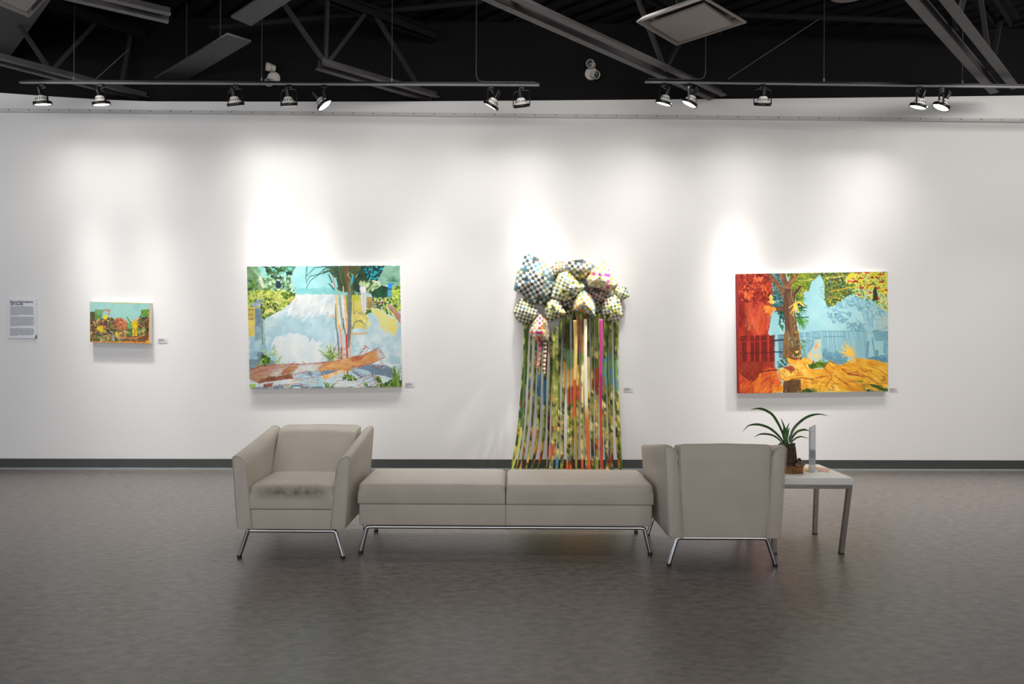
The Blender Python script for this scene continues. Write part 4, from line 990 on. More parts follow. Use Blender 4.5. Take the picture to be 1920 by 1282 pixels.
Ln(Q3([(920, 1090), (1060, 1045), (1300, 1075), (1440, 1110)]), (208, 160, 90), 5); P_(Q3([(395, 1140), (440, 1110), (600, 1090), (560, 1160), (430, 1200)]), (116, 62, 46), (150, 100, 80), 20, jag=5)
P_(Q4([(0, 960), (320, 860), (420, 830), (380, 900), (200, 980), (40, 1040)]), (214, 160, 96), (222, 190, 150), 30)
GP = [(60, 96, 30), (96, 132, 44), (140, 166, 80), (44, 76, 30)]
for (cx_, cy_, n_, L_) in ((175, 620, 44, 330), (1180, 1080, 0, 0)):
    for k in range(n_):
        a = R(-165+c.rs.rand()*150); l_ = L_*(.35+.65*c.rs.rand()); b_ = (cx_+60*c.rs.randn()*.5, cy_+20*c.rs.randn()); Ln(Q4([b_, (b_[0]+l_*.5*math.cos(a), b_[1]+l_*.6*math.sin(a)), (b_[0]+l_*math.cos(a)*.9, b_[1]+l_*math.sin(a))]), GP[k % 4] if k % 5 else (196, 200, 130), 7, 2, .9)
D_(Q4([(360, 960), (480, 950), (680, 1000), (640, 1040), (420, 1040)]), 26, GP, 22, .5); D_(Q4([(1010, 930), (1120, 1000), (1160, 1100), (1060, 1100)]), 50, GP+[(190, 196, 90)], 17, .6)
D_(Q4([(1100, 1120), (1300, 1060), (1520, 1060), (1530, 1175), (1120, 1175)]), 90, GP, 24, .5)
for k in range(26): x = 1360+c.rs.rand()*150; Ln(Q4([(x, 1160), (x+30*c.rs.randn(), 980), (x+60*c.rs.randn(), 760+c.rs.rand()*200)]), GP[k % 3], 7, 3)
for k in range(16): x = 60+c.rs.rand()*120; Ln(Q4([(x, 1180), (x+60*c.rs.randn(), 1090)]), GP[k % 3], 6, 3)
D_(Q4([(770, 1130), (820, 1060), (880, 1170)]), 16, GP, 18, .5); D_(Q4([(950, 1160), (1050, 1140), (1060, 1180)]), 10, GP, 16)
D_(Q3([(360, 600), (520, 610), (480, 760), (280, 760), (300, 700), (370, 690)]), 40, GP, 34, .6); 
for x, y in ((440, 490), (610, 440), (640, 500), (540, 550), (580, 555), (620, 550), (690, 555), (740, 600), (700, 640), (640, 680), (700, 690), (780, 725), (460, 540), (720, 620), (660, 710)): D_(Q3([(x-20, y-15), (x+20, y-15), (x+20, y+15), (x-20, y+15)]), 4, [(150, 178, 84), (176, 196, 110)], 15, .5)
D_(Q3([(140, 1130), (240, 1130), (200, 1200), (140, 1200)]), 12, [(150, 184, 90)], 24); D_(Q3([(780, 1165), (940, 1160), (940, 1195), (780, 1195)]), 14, [(200, 200, 150), (130, 160, 60), (220, 200, 190)], 16)
Ln(Q4([(580, 160), (860, 150)]), (206, 162, 104), 14, 12, .9); Ln(Q2([(130, 1045), (240, 1050)]), (212, 160, 104), 4, 12, .9)
c.smear(1500, 30, asp=.35, alpha=.4)
c.smear(700, 40, Q3([(135, 720), (1590, 720), (1590, 1080), (135, 1080)]), ang=-8, asp=.18, jit=26)
c.smear(500, 40, Q4([(0, 430), (1200, 430), (1200, 860), (0, 860)]), ang=-14, asp=.18, jit=24)
painting('large landscape painting with palm trunks over a fallen log, left of the woven hanging', [(463, 499.5), (750, 497.3), (754, 725.5), (468, 729)], c, [(98, 85), (1328, 74), (1345, 1045), (121, 1060)], (430, 342), .046)

# ---- red, yellow and blue painting (close-up coordinates of 4.747 px per frame px from 1360,490)
c = Canvas(1614, 1282, .5, 23); P_, Ln, D_ = c.poly, c.line, c.dabs
KX = 4.747
def qf(ox, oy): return lambda pts: [((ox+x/10.253-1360)*KX, (oy+y/10.253-490)*KX) for x, y in pts]
Q5, Q6, Q7, Q8 = qf(1375, 500), qf(1520, 500), qf(1375, 620), qf(1520, 620)
P_([(90, 80), (1460, 80), (1460, 1190), (90, 1190)], (166, 206, 208), (150, 198, 202), 160, seed=4)
# red zone with a soft right edge
P_([(90, 80), (380, 80), (430, 400), (380, 640), (440, 700), (450, 1190), (90, 1190)], (150, 42, 26), (176, 58, 34), 70, seed=5)
P_(Q5([(280, 760), (700, 700), (650, 1282), (400, 1282), (300, 1000)]), (200, 78, 48), (214, 90, 56), 60, jag=14, seed=6)
w_ = c.win(340, 430, 480, 1000)
k = np.clip((c.X[w_]-372-(c.Y[w_]-430)*.1)/40, 0, 1)[..., None]*(np.clip((c.Y[w_]-430)/60, 0, 1)*np.clip((1000-c.Y[w_])/60, 0, 1))[..., None]
c.a[w_] = c.a[w_]*(1-k)+np.array((150, 200, 204.))*k
P_([(90, 80), (400, 80), (440, 380), (360, 480), (110, 480)], (116, 30, 24), (150, 44, 30), 50, seed=8)
P_(Q5([(100, 700), (380, 720), (300, 1000), (400, 1282), (100, 1282)]), (110, 28, 22), (160, 50, 34), 50, jag=14, seed=9)
D_([(110, 100), (400, 100), (430, 340), (350, 400), (120, 390)], 260, [(170, 60, 34), (206, 92, 48), (100, 26, 20), (84, 22, 20), (190, 76, 40)], 20, .5, 70)
D_(Q5([(220, 500), (380, 460), (370, 600), (230, 610)]), 40, [(216, 104, 52), (196, 80, 40)], 24, .5); D_(Q5([(520, 370), (750, 360), (700, 500), (560, 470)]), 30, [(214, 96, 50), (180, 60, 30)], 20, .5, 80); D_(Q5([(220, 1130), (370, 1130), (330, 1210), (260, 1200)]), 24, [(216, 120, 90), (190, 80, 50)], 20, .5)
D_(Q5([(400, 200), (560, 200), (620, 290), (440, 290)]), 24, [(216, 100, 60)], 22, .5, -40)
Ln(Q5([(320, 350), (740, 322)]), (206, 84, 52), 4, 5); Ln(Q5([(110, 712), (400, 675), (660, 660)]), (206, 60, 50), 5, 3)
D_(Q5([(240, 800), (690, 720), (640, 1282), (380, 1282), (300, 1000)]), 160, [(196, 74, 46), (214, 96, 60), (170, 54, 34), (206, 84, 52)], 70, .2, 90, .5)
c.smear(500, 60, Q5([(110, 700), (640, 700), (640, 1282), (110, 1282)]), ang=85, asp=.3, jit=14)
# right tree sketch and fence in blue-grey
BG = (112, 158, 172)
P_(Q6([(850, 560), (1180, 1000), (1190, 1282), (1080, 1282), (1000, 900), (900, 700)]), (140, 186, 196), (156, 200, 206), 40, alpha=.9)
D_(Q6([(180, 800), (700, 560), (1300, 600), (1450, 900), (1200, 960), (800, 800), (350, 900)]), 150, [BG, (128, 172, 184)], 26, .45, alpha=.7); D_(Q6([(320, 900), (780, 880), (740, 1040), (420, 1080)]), 70, [BG], 26, .45, alpha=.8); D_(Q6([(690, 1080), (1050, 1060), (1040, 1240), (700, 1220)]), 80, [BG], 22, .45, alpha=.8)
for pts in ([(440, 830), (640, 880), (700, 900)], [(600, 680), (590, 760), (700, 800)], [(850, 560), (960, 780), (1030, 1000)], [(1080, 900), (1140, 1120)], [(1180, 880), (1190, 1180)], [(1180, 880), (1080, 780), (1000, 740)], [(1440, 900), (1320, 1040), (1220, 1000)], [(480, 960), (520, 900), (640, 860)], [(870, 1000), (990, 1120), (1060, 1230)]): Ln(Q6(pts), BG, 8, 5, .85)
P_(Q8([(0, 10), (180, 10), (200, 360), (0, 360)]), (118, 164, 178), (140, 184, 192), 30)
for k in range(46):
    x = 190+k*19.5; Ln(Q8([(x+8*c.rs.randn(), 0), (x+60 if k > 20 else x+40, 520 if x > 500 else 620)]), (104, 152, 168) if k % 2 else (124, 168, 180), 5+3*c.rs.rand(), 4, .85)
Ln(Q6([(0, 1245), (150, 1240), (1060, 1235)]), BG, 6); Ln(Q8([(240, 110), (640, 110)]), (96, 142, 160), 7); Ln(Q8([(0, 130), (190, 140)]), (96, 142, 160), 8)
D_(Q8([(240, 360), (700, 480), (690, 630), (220, 560)]), 60, [(110, 156, 172), (96, 142, 160)], 44, .6, alpha=.7)
P_(Q8([(1180, 0), (1400, 0), (1400, 190), (1240, 190)]), (140, 184, 190), (120, 168, 178), 20); Ln(Q6([(1200, 1240), (1480, 1170)]), (90, 136, 154), 9)
for k in range(9): Ln(Q8([(1220+k*24, 10), (1230+k*20, 180)]), (110, 156, 168), 4)
P_(Q8([(1390, 0), (1490, 0), (1490, 480), (1400, 420)]), (108, 160, 176), (132, 178, 188), 30); Ln(Q8([(1180, 130), (1230, 460)]), (100, 146, 164), 10); P_(Q8([(1080, 200), (1130, 200), (1090, 500), (1050, 520)]), (110, 158, 170))
P_(Q8([(1240, 370), (1300, 370), (1300, 470), (1240, 470)]), (104, 152, 166)); P_(Q8([(1060, 520), (1250, 480), (1480, 450), (1490, 620), (1300, 570), (1100, 550)]), (92, 140, 160), (120, 166, 180), 30, jag=4); P_(Q8([(450, 530), (700, 560), (690, 620), (530, 650), (470, 590)]), (98, 146, 166))
P_(Q6([(1290, 1000), (1470, 880), (1480, 1200), (1240, 1220)]), (150, 190, 190), (190, 200, 184), 20, alpha=.7)
# middle fence (left of the tree) and cream patch
P_(Q7([(1260, 30), (1538, 20), (1538, 520), (1300, 520)]), (130, 176, 190), (108, 156, 174), 30)
for x in (1360, 1385, 1500): Ln(Q7([(x, 40), (x-20, 330)]), (200, 206, 180), 6, 3, .8)
Ln(Q7([(1260, 140), (1538, 150)]), (150, 196, 204), 8)
P_(Q7([(1420, 450), (1538, 300), (1538, 600), (1430, 560)]), (206, 196, 160), (220, 180, 120), 20, jag=8); P_(Q8([(0, 420), (90, 160), (200, 160), (215, 580), (0, 600)]), (200, 196, 164), (170, 196, 190), 30, jag=10); P_(Q8([(60, 330), (90, 200), (140, 300), (110, 340)]), (228, 160, 96), None, jag=8)
P_(Q8([(10, 470), (150, 460), (140, 520), (40, 510)]), (222, 196, 120), None, jag=6)
# dark teal foliage behind the trunk, blue gap
P_(Q5([(700, 120), (1000, 120), (980, 700), (900, 760), (760, 760), (700, 700), (780, 450), (740, 300)]), (40, 84, 84), (70, 128, 128), 30, jag=6, seed=12)
D_(Q5([(740, 120), (980, 120), (980, 700), (740, 760)]), 200, [(34, 66, 62), (110, 180, 180), (150, 200, 200), (50, 100, 90)], 12, .5)
D_(Q5([(780, 840), (980, 850), (980, 1080), (860, 1060), (900, 950)]), 60, [(34, 70, 60), (60, 120, 110)], 22, .4, 60)
D_(Q5([(860, 1080), (980, 1140), (950, 1220)]), 12, [(50, 110, 90)], 24, .4, 60)
# grey boards left of the trunk
P_(Q7([(850, 70), (980, 60), (980, 520), (880, 520)]), (112, 146, 162), (84, 116, 132), 24); P_(Q7([(720, 80), (800, 70), (800, 300), (760, 300)]), (110, 130, 140), alpha=.8); Ln(Q7([(740, 190), (980, 165)]), (40, 62, 80), 15); Ln(Q7([(740, 405), (960, 405)]), (40, 62, 80), 11)
# green canopies
P_(Q5([(1000, 120), (1538, 115), (1500, 260), (1450, 460), (1340, 480), (1340, 700), (1180, 640), (1080, 250)]), (92, 118, 40), (140, 156, 50), 40, jag=8, seed=13)
P_(Q6([(0, 110), (830, 105), (850, 340), (830, 500), (640, 600), (400, 760), (340, 780), (270, 640), (270, 260), (160, 150), (90, 240), (0, 270)]), (84, 98, 44), (112, 124, 60), 30, jag=8, seed=14)
D_(Q5([(1000, 120), (1538, 115), (1500, 260), (1450, 460), (1340, 480), (1340, 700), (1180, 640), (1080, 250)]), 300, [(130, 156, 40), (170, 180, 60), (56, 80, 30), (210, 190, 60), (70, 110, 40)], 15, .45)
D_(Q6([(180, 110), (830, 105), (850, 340), (830, 500), (640, 620), (400, 770), (330, 780), (260, 620), (250, 260)]), 620, [(54, 60, 34), (90, 130, 40), (130, 150, 50), (216, 180, 40), (40, 44, 36), (70, 100, 44), (110, 150, 180)], 14, .5, wts=[.25, .2, .15, .1, .14, .12, .04])
P_(Q6([(830, 100), (1482, 92), (1480, 880), (1300, 760), (1200, 640), (860, 560), (840, 330), (650, 270), (680, 200)]), (222, 194, 40), (206, 200, 110), 60, jag=14, seed=15)
P_(Q6([(860, 420), (1200, 440), (1480, 560), (1480, 900), (1290, 760), (1180, 640), (850, 560)]), (196, 206, 170), (160, 200, 190), 40, jag=14, seed=17, alpha=.8)
D_(Q6([(840, 110), (1480, 95), (1480, 840), (1180, 660), (850, 570), (650, 280)]), 520, [(120, 160, 40), (80, 130, 40), (236, 206, 50), (240, 220, 120), (60, 90, 30), (150, 176, 60)], 15, .5)
P_(Q6([(1210, 400), (1260, 380), (1300, 600), (1290, 650), (1190, 660)]), (52, 60, 30), None, jag=10)
for x, y in ((915, 115), (1070, 115), (1335, 155), (1290, 208), (985, 222), (820, 240), (750, 275), (850, 285), (1370, 295), (1130, 345), (985, 400), (1295, 415), (1450, 452), (1155, 495), (950, 540), (1300, 608), (1400, 92), (1170, 215)): D_(Q6([(x-28, y-10), (x+28, y-10), (x+28, y+10), (x-28, y+10)]), 4, [(190, 44, 44), (206, 60, 50), (150, 36, 40)], 20, .5, 10)
for pts, w_, col in (([(270, 218), (680, 178)], 5, (222, 196, 110)), ([(410, 468), (640, 420), (930, 375)], 6, (226, 180, 40)), ([(350, 575), (540, 612)], 5, (216, 170, 60))): Ln(Q6(pts), col, w_)
Ln(Q5([(1240, 262), (1538, 242)]), (206, 200, 110), 6); Ln(Q6([(0, 245), (100, 235)]), (206, 200, 120), 4); Ln(Q5([(860, 300), (940, 292)]), (170, 190, 190), 3); Ln(Q5([(820, 645), (940, 640)]), (180, 190, 180), 4)
D_(Q6([(170, 400), (260, 300), (260, 640), (160, 560)]), 60, [(110, 150, 150), (150, 180, 150)], 9, .5)
# trunk
TB, TB2 = (96, 66, 50), (140, 98, 70)
P_(Q5([(680, 140), (760, 140), (980, 420), (1020, 640), (960, 640), (900, 520), (780, 340), (670, 190)]), TB, TB2, 24, jag=3)
P_(Q5([(870, 130), (1000, 125), (1040, 290), (1160, 130), (1260, 125), (1120, 350), (1100, 700), (980, 700), (990, 420)]), (120, 80, 60), (170, 112, 70), 24, jag=3)
P_(Q5([(1140, 520), (1280, 350), (1330, 380), (1200, 560), (1180, 660), (1110, 660)]), (70, 48, 48), TB, 20, jag=3)
P_(Q5([(740, 780), (960, 740), (980, 860), (900, 850), (760, 820)]), TB, (120, 84, 64), 20)
P_(Q5([(985, 420), (1130, 420), (1180, 640), (1200, 900), (1240, 1282), (990, 1282), (985, 1000), (950, 760)]), TB, (128, 90, 60), 40, jag=4, aniso=(.5, 2)); P_(Q7([(985, 0), (1250, 0), (1290, 300), (1300, 520), (1190, 560), (1040, 640), (950, 560), (950, 300)]), (92, 64, 42), (136, 100, 58), 40, jag=4, aniso=(.5, 2))
for k in range(30): x = 1000+c.rs.rand()*180; Ln(Q5([(x, 600), (x+10, 900), (x+40, 1270)]), [(70, 48, 36), (150, 110, 78), (110, 80, 64)][k % 3], 5, 4, .4)
Ln(Q7([(1050, 0), (1070, 150), (1020, 360)]), (140, 116, 116), 5, 4); Ln(Q5([(700, 180), (960, 600)]), (170, 120, 76), 4); Ln(Q5([(760, 140), (980, 470)]), (200, 140, 70), 4)
for pts in ([(1125, 370), (1110, 560), (1160, 680)], [(1330, 380), (1200, 540), (1190, 700)], [(1260, 730), (1282, 1000)], ): Ln(Q5(pts), (190, 180, 80), 4, 3)
Ln(Q5([(1170, 140), (1200, 200), (1080, 330)]), (206, 140, 70), 12, 6); Ln(Q7([(1250, 0), (1290, 300), (1300, 400)]), (206, 160, 80), 5)
D_(Q5([(1140, 900), (1220, 900), (1250, 1282), (1160, 1282)]), 60, [(196, 180, 80), (140, 140, 60)], 8, .6); D_(Q7([(1000, 100), (1260, 100), (1280, 380), (1080, 300)]), 50, [(170, 170, 80), (130, 180, 160)], 8, .6); D_(Q5([(740, 200), (900, 400), (980, 600), (960, 600), (780, 300)]), 30, [(90, 140, 130)], 9, .5)
# ferns and leaves on the trunk
for k in range(26):
    a = R(-60+c.rs.rand()*150); b_ = (1230+30*c.rs.randn(), 760+90*c.rs.randn()); Ln(Q5([b_, (b_[0]+110*math.cos(a)*.6, b_[1]+110*math.sin(a)*.5-10), (b_[0]+170*math.cos(a), b_[1]+150*math.sin(a))]), [(30, 84, 44), (60, 130, 50), (24, 60, 40)][k % 3], 11, 4)
for k in range(18):
    a = R(-10+c.rs.rand()*100); b_ = (1230, 960+80*c.rs.rand()); Ln(Q5([b_, (b_[0]+120*math.cos(a), b_[1]+80*math.sin(a)), (b_[0]+220*math.cos(a), b_[1]+200*math.sin(a))]), [(60, 130, 40), (110, 160, 50), (30, 90, 50)][k % 3], 10, 4)
for pts in ([(1200, 690), (1060, 790)], [(1200, 700), (1100, 900)], [(1190, 720), (1140, 940)], [(1200, 740), (1190, 900)], [(1220, 750), (1260, 880)], [(1210, 700), (1260, 650)], [(1230, 690), (1310, 660)], [(1280, 690), (1370, 740)], [(1290, 700), (1350, 760)]): Ln(Q5(pts), (240, 196, 84), 15, 6)
P_(Q5([(1150, 730), (1220, 690), (1240, 800), (1190, 850)]), (240, 200, 90))
P_(Q5([(720, 520), (770, 590), (740, 640), (820, 660), (770, 715), (730, 690), (715, 725), (700, 680), (660, 665), (710, 640), (680, 580)]), (240, 190, 80), (246, 206, 110), 20)
P_(Q5([(590, 750), (700, 740), (830, 800), (820, 850), (740, 840), (750, 920), (715, 945), (700, 880), (640, 880), (600, 900), (620, 830), (580, 820)]), (230, 124, 50), (240, 160, 70), 20)
# red fence
for x0, x1 in ((130, 260), (330, 400), (420, 500), (530, 650), (690, 790)): P_(Q7([(x0, 90), (x1, 85), (x1, 590), (x0, 590)]), (90, 22, 20), (112, 28, 22), 30, jag=2, alpha=.85)
P_(Q7([(110, 590), (800, 580), (560, 700), (480, 860), (360, 980), (110, 800)]), (130, 36, 24), (150, 52, 32), 40, jag=8, seed=33)
for x in (150, 270, 310, 520, 670): Ln(Q7([(x, 220), (x+10, 580)]), (190, 56, 34), 9, 7, .85)
Ln(Q7([(120, 210), (700, 190)]), (178, 50, 34), 6); Ln(Q7([(120, 430), (760, 410)]), (84, 20, 20), 7)
P_(Q7([(110, 800), (350, 990), (360, 1190), (110, 1190)]), (206, 90, 40), (180, 60, 30), 40); P_(Q7([(400, 980), (520, 800), (700, 700), (830, 760), (860, 900), (920, 1000), (900, 1190), (370, 1190)]), (206, 86, 40), (222, 120, 40), 60, jag=6)
for pts, w_ in (([(115, 790), (350, 985), (480, 870)], 10), ([(390, 990), (470, 880)], 14), ([(345, 985), (350, 1185)], 5), ([(520, 790), (700, 760), (860, 745)], 12), ([(545, 800), (550, 970)], 3), ([(700, 800), (720, 1190)], 4), ([(700, 1030), (930, 1005)], 4), ([(560, 1050), (740, 1010)], 3), ([(120, 1110), (340, 1100)], 3)): Ln(Q7(pts), (92, 24, 20), w_, w_*.7)
P_(Q7([(740, 1100), (930, 1010), (960, 1190), (720, 1190)]), (232, 170, 30), (222, 130, 40), 30, jag=10)
# yellow ground and logs
YL, YL2 = (238, 186, 60), (228, 152, 40)
P_(Q7([(860, 760), (990, 680), (1100, 660), (1000, 520), (1200, 560), (1370, 510), (1500, 570), (1538, 600), (1538, 1180), (940, 1190), (960, 960), (880, 920)]), (240, 200, 96), YL2, 50, jag=6, seed=35)
P_(Q8([(0, 740), (240, 720), (360, 560), (540, 660), (680, 620), (860, 520), (1250, 560), (1480, 630), (1480, 1160), (0, 1180)]), YL, YL2, 60, jag=4, seed=36, aniso=(1.6, .8))
P_(Q7([(960, 960), (1290, 930), (1300, 1190), (945, 1190)]), (84, 58, 34), (104, 72, 40), 30, jag=4); P_(Q7([(940, 700), (1100, 660), (1200, 740), (1100, 830), (1060, 760)]), (140, 60, 40), (170, 90, 50), 20, jag=4)
BR = (150, 62, 36)
for pts, w_ in (([(870, 800), (900, 920), (1000, 960)], 6), ([(1100, 940), (1300, 900), (1538, 930)], 9), ([(920, 780), (1020, 920)], 6), ([(960, 760), (1060, 900)], 4), ([(1200, 860), (1330, 850)], 6), ([(1220, 720), (1250, 820), (1300, 800)], 5), ([(1350, 620), (1430, 740)], 4), ([(1000, 520), (1080, 640)], 4), ([(1130, 760), (1200, 830)], 5), ([(1360, 980), (1538, 1010)], 4)): Ln(Q7(pts), BR, w_, w_*.7)
for pts, w_ in (([(250, 710), (360, 575), (540, 670)], 9), ([(250, 710), (400, 850), (560, 920), (710, 1020)], 9), ([(340, 650), (460, 740)], 6), ([(0, 930), (200, 880), (420, 860)], 13), ([(600, 730), (700, 810), (880, 790), (1000, 850), (1130, 900), (1290, 1030)], 11), ([(720, 830), (900, 850), (1030, 890)], 16), ([(930, 680), (1020, 780), (1160, 760), (1040, 770)], 8), ([(1170, 690), (1340, 750), (1480, 870)], 4), ([(560, 670), (760, 640), (900, 680)], 4),
        ([(400, 900), (320, 1000), (280, 1090)], 13), ([(440, 1100), (400, 1060), (440, 1010), (530, 1020)], 12), ([(160, 1160), (200, 1000), (330, 910)], 6), ([(860, 1000), (1030, 1150)], 6), ([(700, 980), (860, 970), (1000, 1030)], 8), ([(520, 790), (640, 930), (780, 1000)], 4), ([(1250, 800), (1320, 940)], 2.5), ([(340, 1130), (460, 1140)], 9), ([(520, 920), (700, 1030), (760, 1120)], 8), ([(1160, 760), (1180, 830)], 6), ([(1290, 1000), (1460, 1010)], 6)): Ln(Q8(pts), BR, w_, w_*.6, .85)
P_(Q8([(450, 1090), (500, 1060), (560, 1140), (480, 1150)]), (246, 206, 100)); P_(Q8([(0, 920), (240, 900), (100, 1020), (0, 1040)]), (190, 110, 40), (222, 150, 50), 30, jag=10, alpha=.7)
P_(Q8([(0, 640), (110, 600), (320, 600), (240, 700), (0, 730)]), (110, 134, 30), (60, 84, 24), 20, jag=6); P_(Q7([(1430, 650), (1538, 630), (1538, 730), (1460, 720)]), (60, 90, 30)); 
for A in ((Q8, [(1040, 1020), (1240, 1030), (1480, 1100), (1490, 1165), (1060, 1165), (960, 1060)]), (Q7, [(1330, 1140), (1450, 1110), (1538, 1130), (1538, 1190), (1300, 1185)]), (Q8, [(0, 1125), (80, 1120), (130, 1175), (0, 1175)])): P_(A[0](A[1]), (62, 92, 34), (44, 66, 28), 20, jag=6); D_(A[0](A[1]), 20, [(110, 140, 60), (40, 60, 30)], 22, .4)
for k in range(15): a = R(k*24); l_ = 230 if 180 < k*24 < 290 else 130; Ln(Q8([(760, 430), (760+l_*math.cos(a), 430+l_*.9*math.sin(a))]), (242, 192, 84), 15, 3)
for pts in ([(760, 430), (540, 410)], [(750, 420), (590, 290)], [(760, 420), (650, 190)], [(760, 450), (600, 500)], [(780, 460), (880, 520)]): Ln(Q8(pts), (242, 192, 84), 17, 5)
P_(Q8([(690, 620), (760, 540), (870, 540), (860, 620)]), YL); Ln(Q8([(735, 620), (770, 540)]), (170, 200, 200), 5); Ln(Q8([(855, 610), (820, 520)]), (170, 200, 200), 5)
D_(Q7([(1080, 400), (1320, 380), (1300, 540), (1160, 560)]), 50, [(240, 200, 100), (40, 70, 40), (60, 110, 60), (206, 60, 40), (200, 170, 90)], 17, .5)
D_(Q7([(840, 560), (1000, 520), (1030, 660), (850, 720)]), 60, [(20, 70, 70), (40, 110, 110), (30, 60, 50), (150, 200, 200)], 20, .45); Ln(Q7([(1290, 250), (1360, 380), (1400, 530)]), (100, 140, 50), 8, 6); D_(Q7([(1280, 170), (1380, 200), (1380, 330), (1300, 320)]), 20, [(100, 140, 60), (60, 110, 70)], 14, .5)
D_(Q8([(880, 960), (1000, 960), (980, 990), (900, 990)]), 12, [(100, 130, 40)], 16); D_(Q8([(1370, 890), (1470, 890), (1440, 960), (1380, 980)]), 8, [(60, 80, 30)], 16); D_(Q8([(150, 540), (480, 560), (380, 600), (160, 590)]), 12, [(120, 150, 50)], 14); D_(Q8([(0, 590), (70, 570), (60, 610), (0, 620)]), 6, [(180, 40, 30)], 18)
D_(Q7([(120, 1000), (350, 1000), (500, 850), (860, 800), (930, 1000), (900, 1190), (120, 1190)]), 110, [(206, 92, 40), (226, 130, 44), (180, 62, 32), (216, 110, 40)], 70, .22, -50, .5)
D_(Q8([(0, 740), (260, 700), (480, 660), (860, 560), (1480, 640), (1480, 1160), (0, 1160)]), 160, [(246, 204, 92), (216, 150, 44), (238, 180, 56), (196, 120, 44)], 80, .16, 18, .45)
c.smear(900, 34, Q7([(100, 600), (3000, 600), (3000, 1200), (100, 1200)]), asp=.25, jit=16); c.smear(900, 28, asp=.35, alpha=.4)
P_([(98, 100), (116, 100), (128, 1180), (110, 1180)], (156, 36, 28))
painting('large painting split into red, green and yellow garden with a thick tree trunk', [(1381.5, 513.5), (1664.5, 509), (1665.5, 733.5), (1384.5, 737.5)], c, [(104, 108), (1447, 92), (1449, 1154), (116, 1174)], (430, 342), .046, edge=M_cedge, edge_left=M_redge)

# ---- small painting (close-up coordinates 14.222 px per frame px from 160,560)
c = Canvas(1920, 1280, .25, 37); P_, Ln, D_ = c.poly, c.line, c.dabs
P_([(100, 60), (1760, 60), (1760, 1210), (100, 1210)], (156, 204, 192), (146, 194, 190), 200)
P_([(100, 60), (1740, 100), (1740, 130), (900, 130), (700, 110), (100, 85)], (206, 196, 130), (180, 190, 130), 60, jag=12)
GD = [(50, 76, 34), (90, 124, 50), (130, 150, 70), (120, 84, 50), (170, 120, 80), (70, 50, 36), (196, 150, 90)]
P_([(130, 360), (260, 340), (280, 640), (130, 680)], (66, 84, 44), (96, 84, 50), 60, jag=10); P_([(260, 290), (500, 290), (440, 520), (380, 560), (280, 560)], (120, 160, 110), (90, 130, 60), 60, jag=12)
P_([(130, 640), (420, 540), (720, 500), (800, 620), (1150, 640), (1250, 620), (1420, 560), (1740, 560), (1740, 1190), (120, 1160)], (110, 96, 50), (140, 120, 66), 60, jag=20)
P_([(780, 560), (930, 500), (1060, 560), (1140, 640), (1130, 800), (900, 830), (780, 720)], (170, 100, 64), (200, 120, 80), 50, jag=16); P_([(800, 560), (930, 510), (1080, 580), (1060, 620), (860, 610)], (222, 130, 80), None, jag=10)
D_([(130, 640), (420, 540), (720, 500), (800, 620), (800, 1000), (130, 1000)], 260, GD+[(150, 60, 90), (214, 160, 120), (90, 40, 60)], 60, .5)
D_([(130, 880), (1700, 860), (1700, 1150), (130, 1150)], 300, GD+[(214, 170, 100), (40, 60, 40), (150, 156, 170)], 56, .4)
D_([(1450, 440), (1740, 400), (1740, 1080), (1420, 900)], 120, [(60, 84, 40), (90, 60, 36), (50, 60, 30), (110, 70, 40)], 70, .5); D_([(1520, 300), (1690, 300), (1700, 460), (1500, 440)], 40, [(110, 150, 50), (80, 120, 50)], 70, .7)
P_([(1140, 650), (1250, 640), (1250, 800), (1150, 790)], (90, 160, 100), (130, 180, 130), 40, jag=6); P_([(1250, 600), (1400, 600), (1380, 820), (1400, 990), (1260, 1000)], (222, 196, 20), (206, 170, 30), 40, jag=6)
Ln([(1320, 1060), (1330, 840), (1270, 740)], (190, 110, 50), 26, 10); Ln([(1330, 900), (1390, 780)], (190, 110, 50), 16, 8); Ln([(1200, 620), (1130, 520), (1090, 470)], (110, 150, 80), 50, 20); Ln([(1420, 680), (1600, 780), (1620, 950)], (214, 130, 80), 22, 16)
Ln([(1330, 580), (1460, 520)], (226, 170, 110), 60, 30); D_([(1120, 820), (1250, 800), (1250, 990), (1100, 980)], 30, [(50, 84, 50), (90, 130, 70)], 60); D_([(1380, 800), (1600, 780), (1600, 960), (1400, 960)], 50, [(50, 80, 50), (120, 140, 80), (190, 180, 110)], 50)
P_([(310, 740), (470, 715), (480, 890), (400, 880), (320, 820)], (232, 204, 20), (210, 170, 20), 30, jag=6); P_([(500, 440), (590, 440), (595, 540), (510, 550)], (232, 204, 20), None, jag=5); P_([(800, 890), (870, 880), (860, 1000), (790, 990)], (200, 200, 50), None, jag=6)
Ln([(510, 315), (680, 315)], (206, 96, 70), 22); Ln([(630, 290), (630, 440)], (206, 90, 66), 24); P_([(850, 930), (980, 870), (980, 920), (880, 1000)], (200, 150, 100)); Ln([(1050, 870), (1180, 930)], (214, 170, 130), 50, 20)
P_([(1060, 1020), (1740, 960), (1740, 1180), (1000, 1150)], (150, 90, 50), (110, 70, 40), 60, jag=20); Ln([(860, 1010), (1200, 1060), (1420, 1030), (1560, 960)], (226, 160, 100), 22, 18)
D_([(1000, 1060), (1700, 1060), (1700, 1140), (1000, 1140)], 60, [(110, 60, 40), (90, 90, 60), (200, 130, 80)], 90, .15, 10)
D_([(400, 1040), (760, 1020), (760, 1120), (400, 1130)], 40, [(170, 176, 180), (120, 110, 130), (210, 180, 60), (110, 140, 90)], 50, .4)
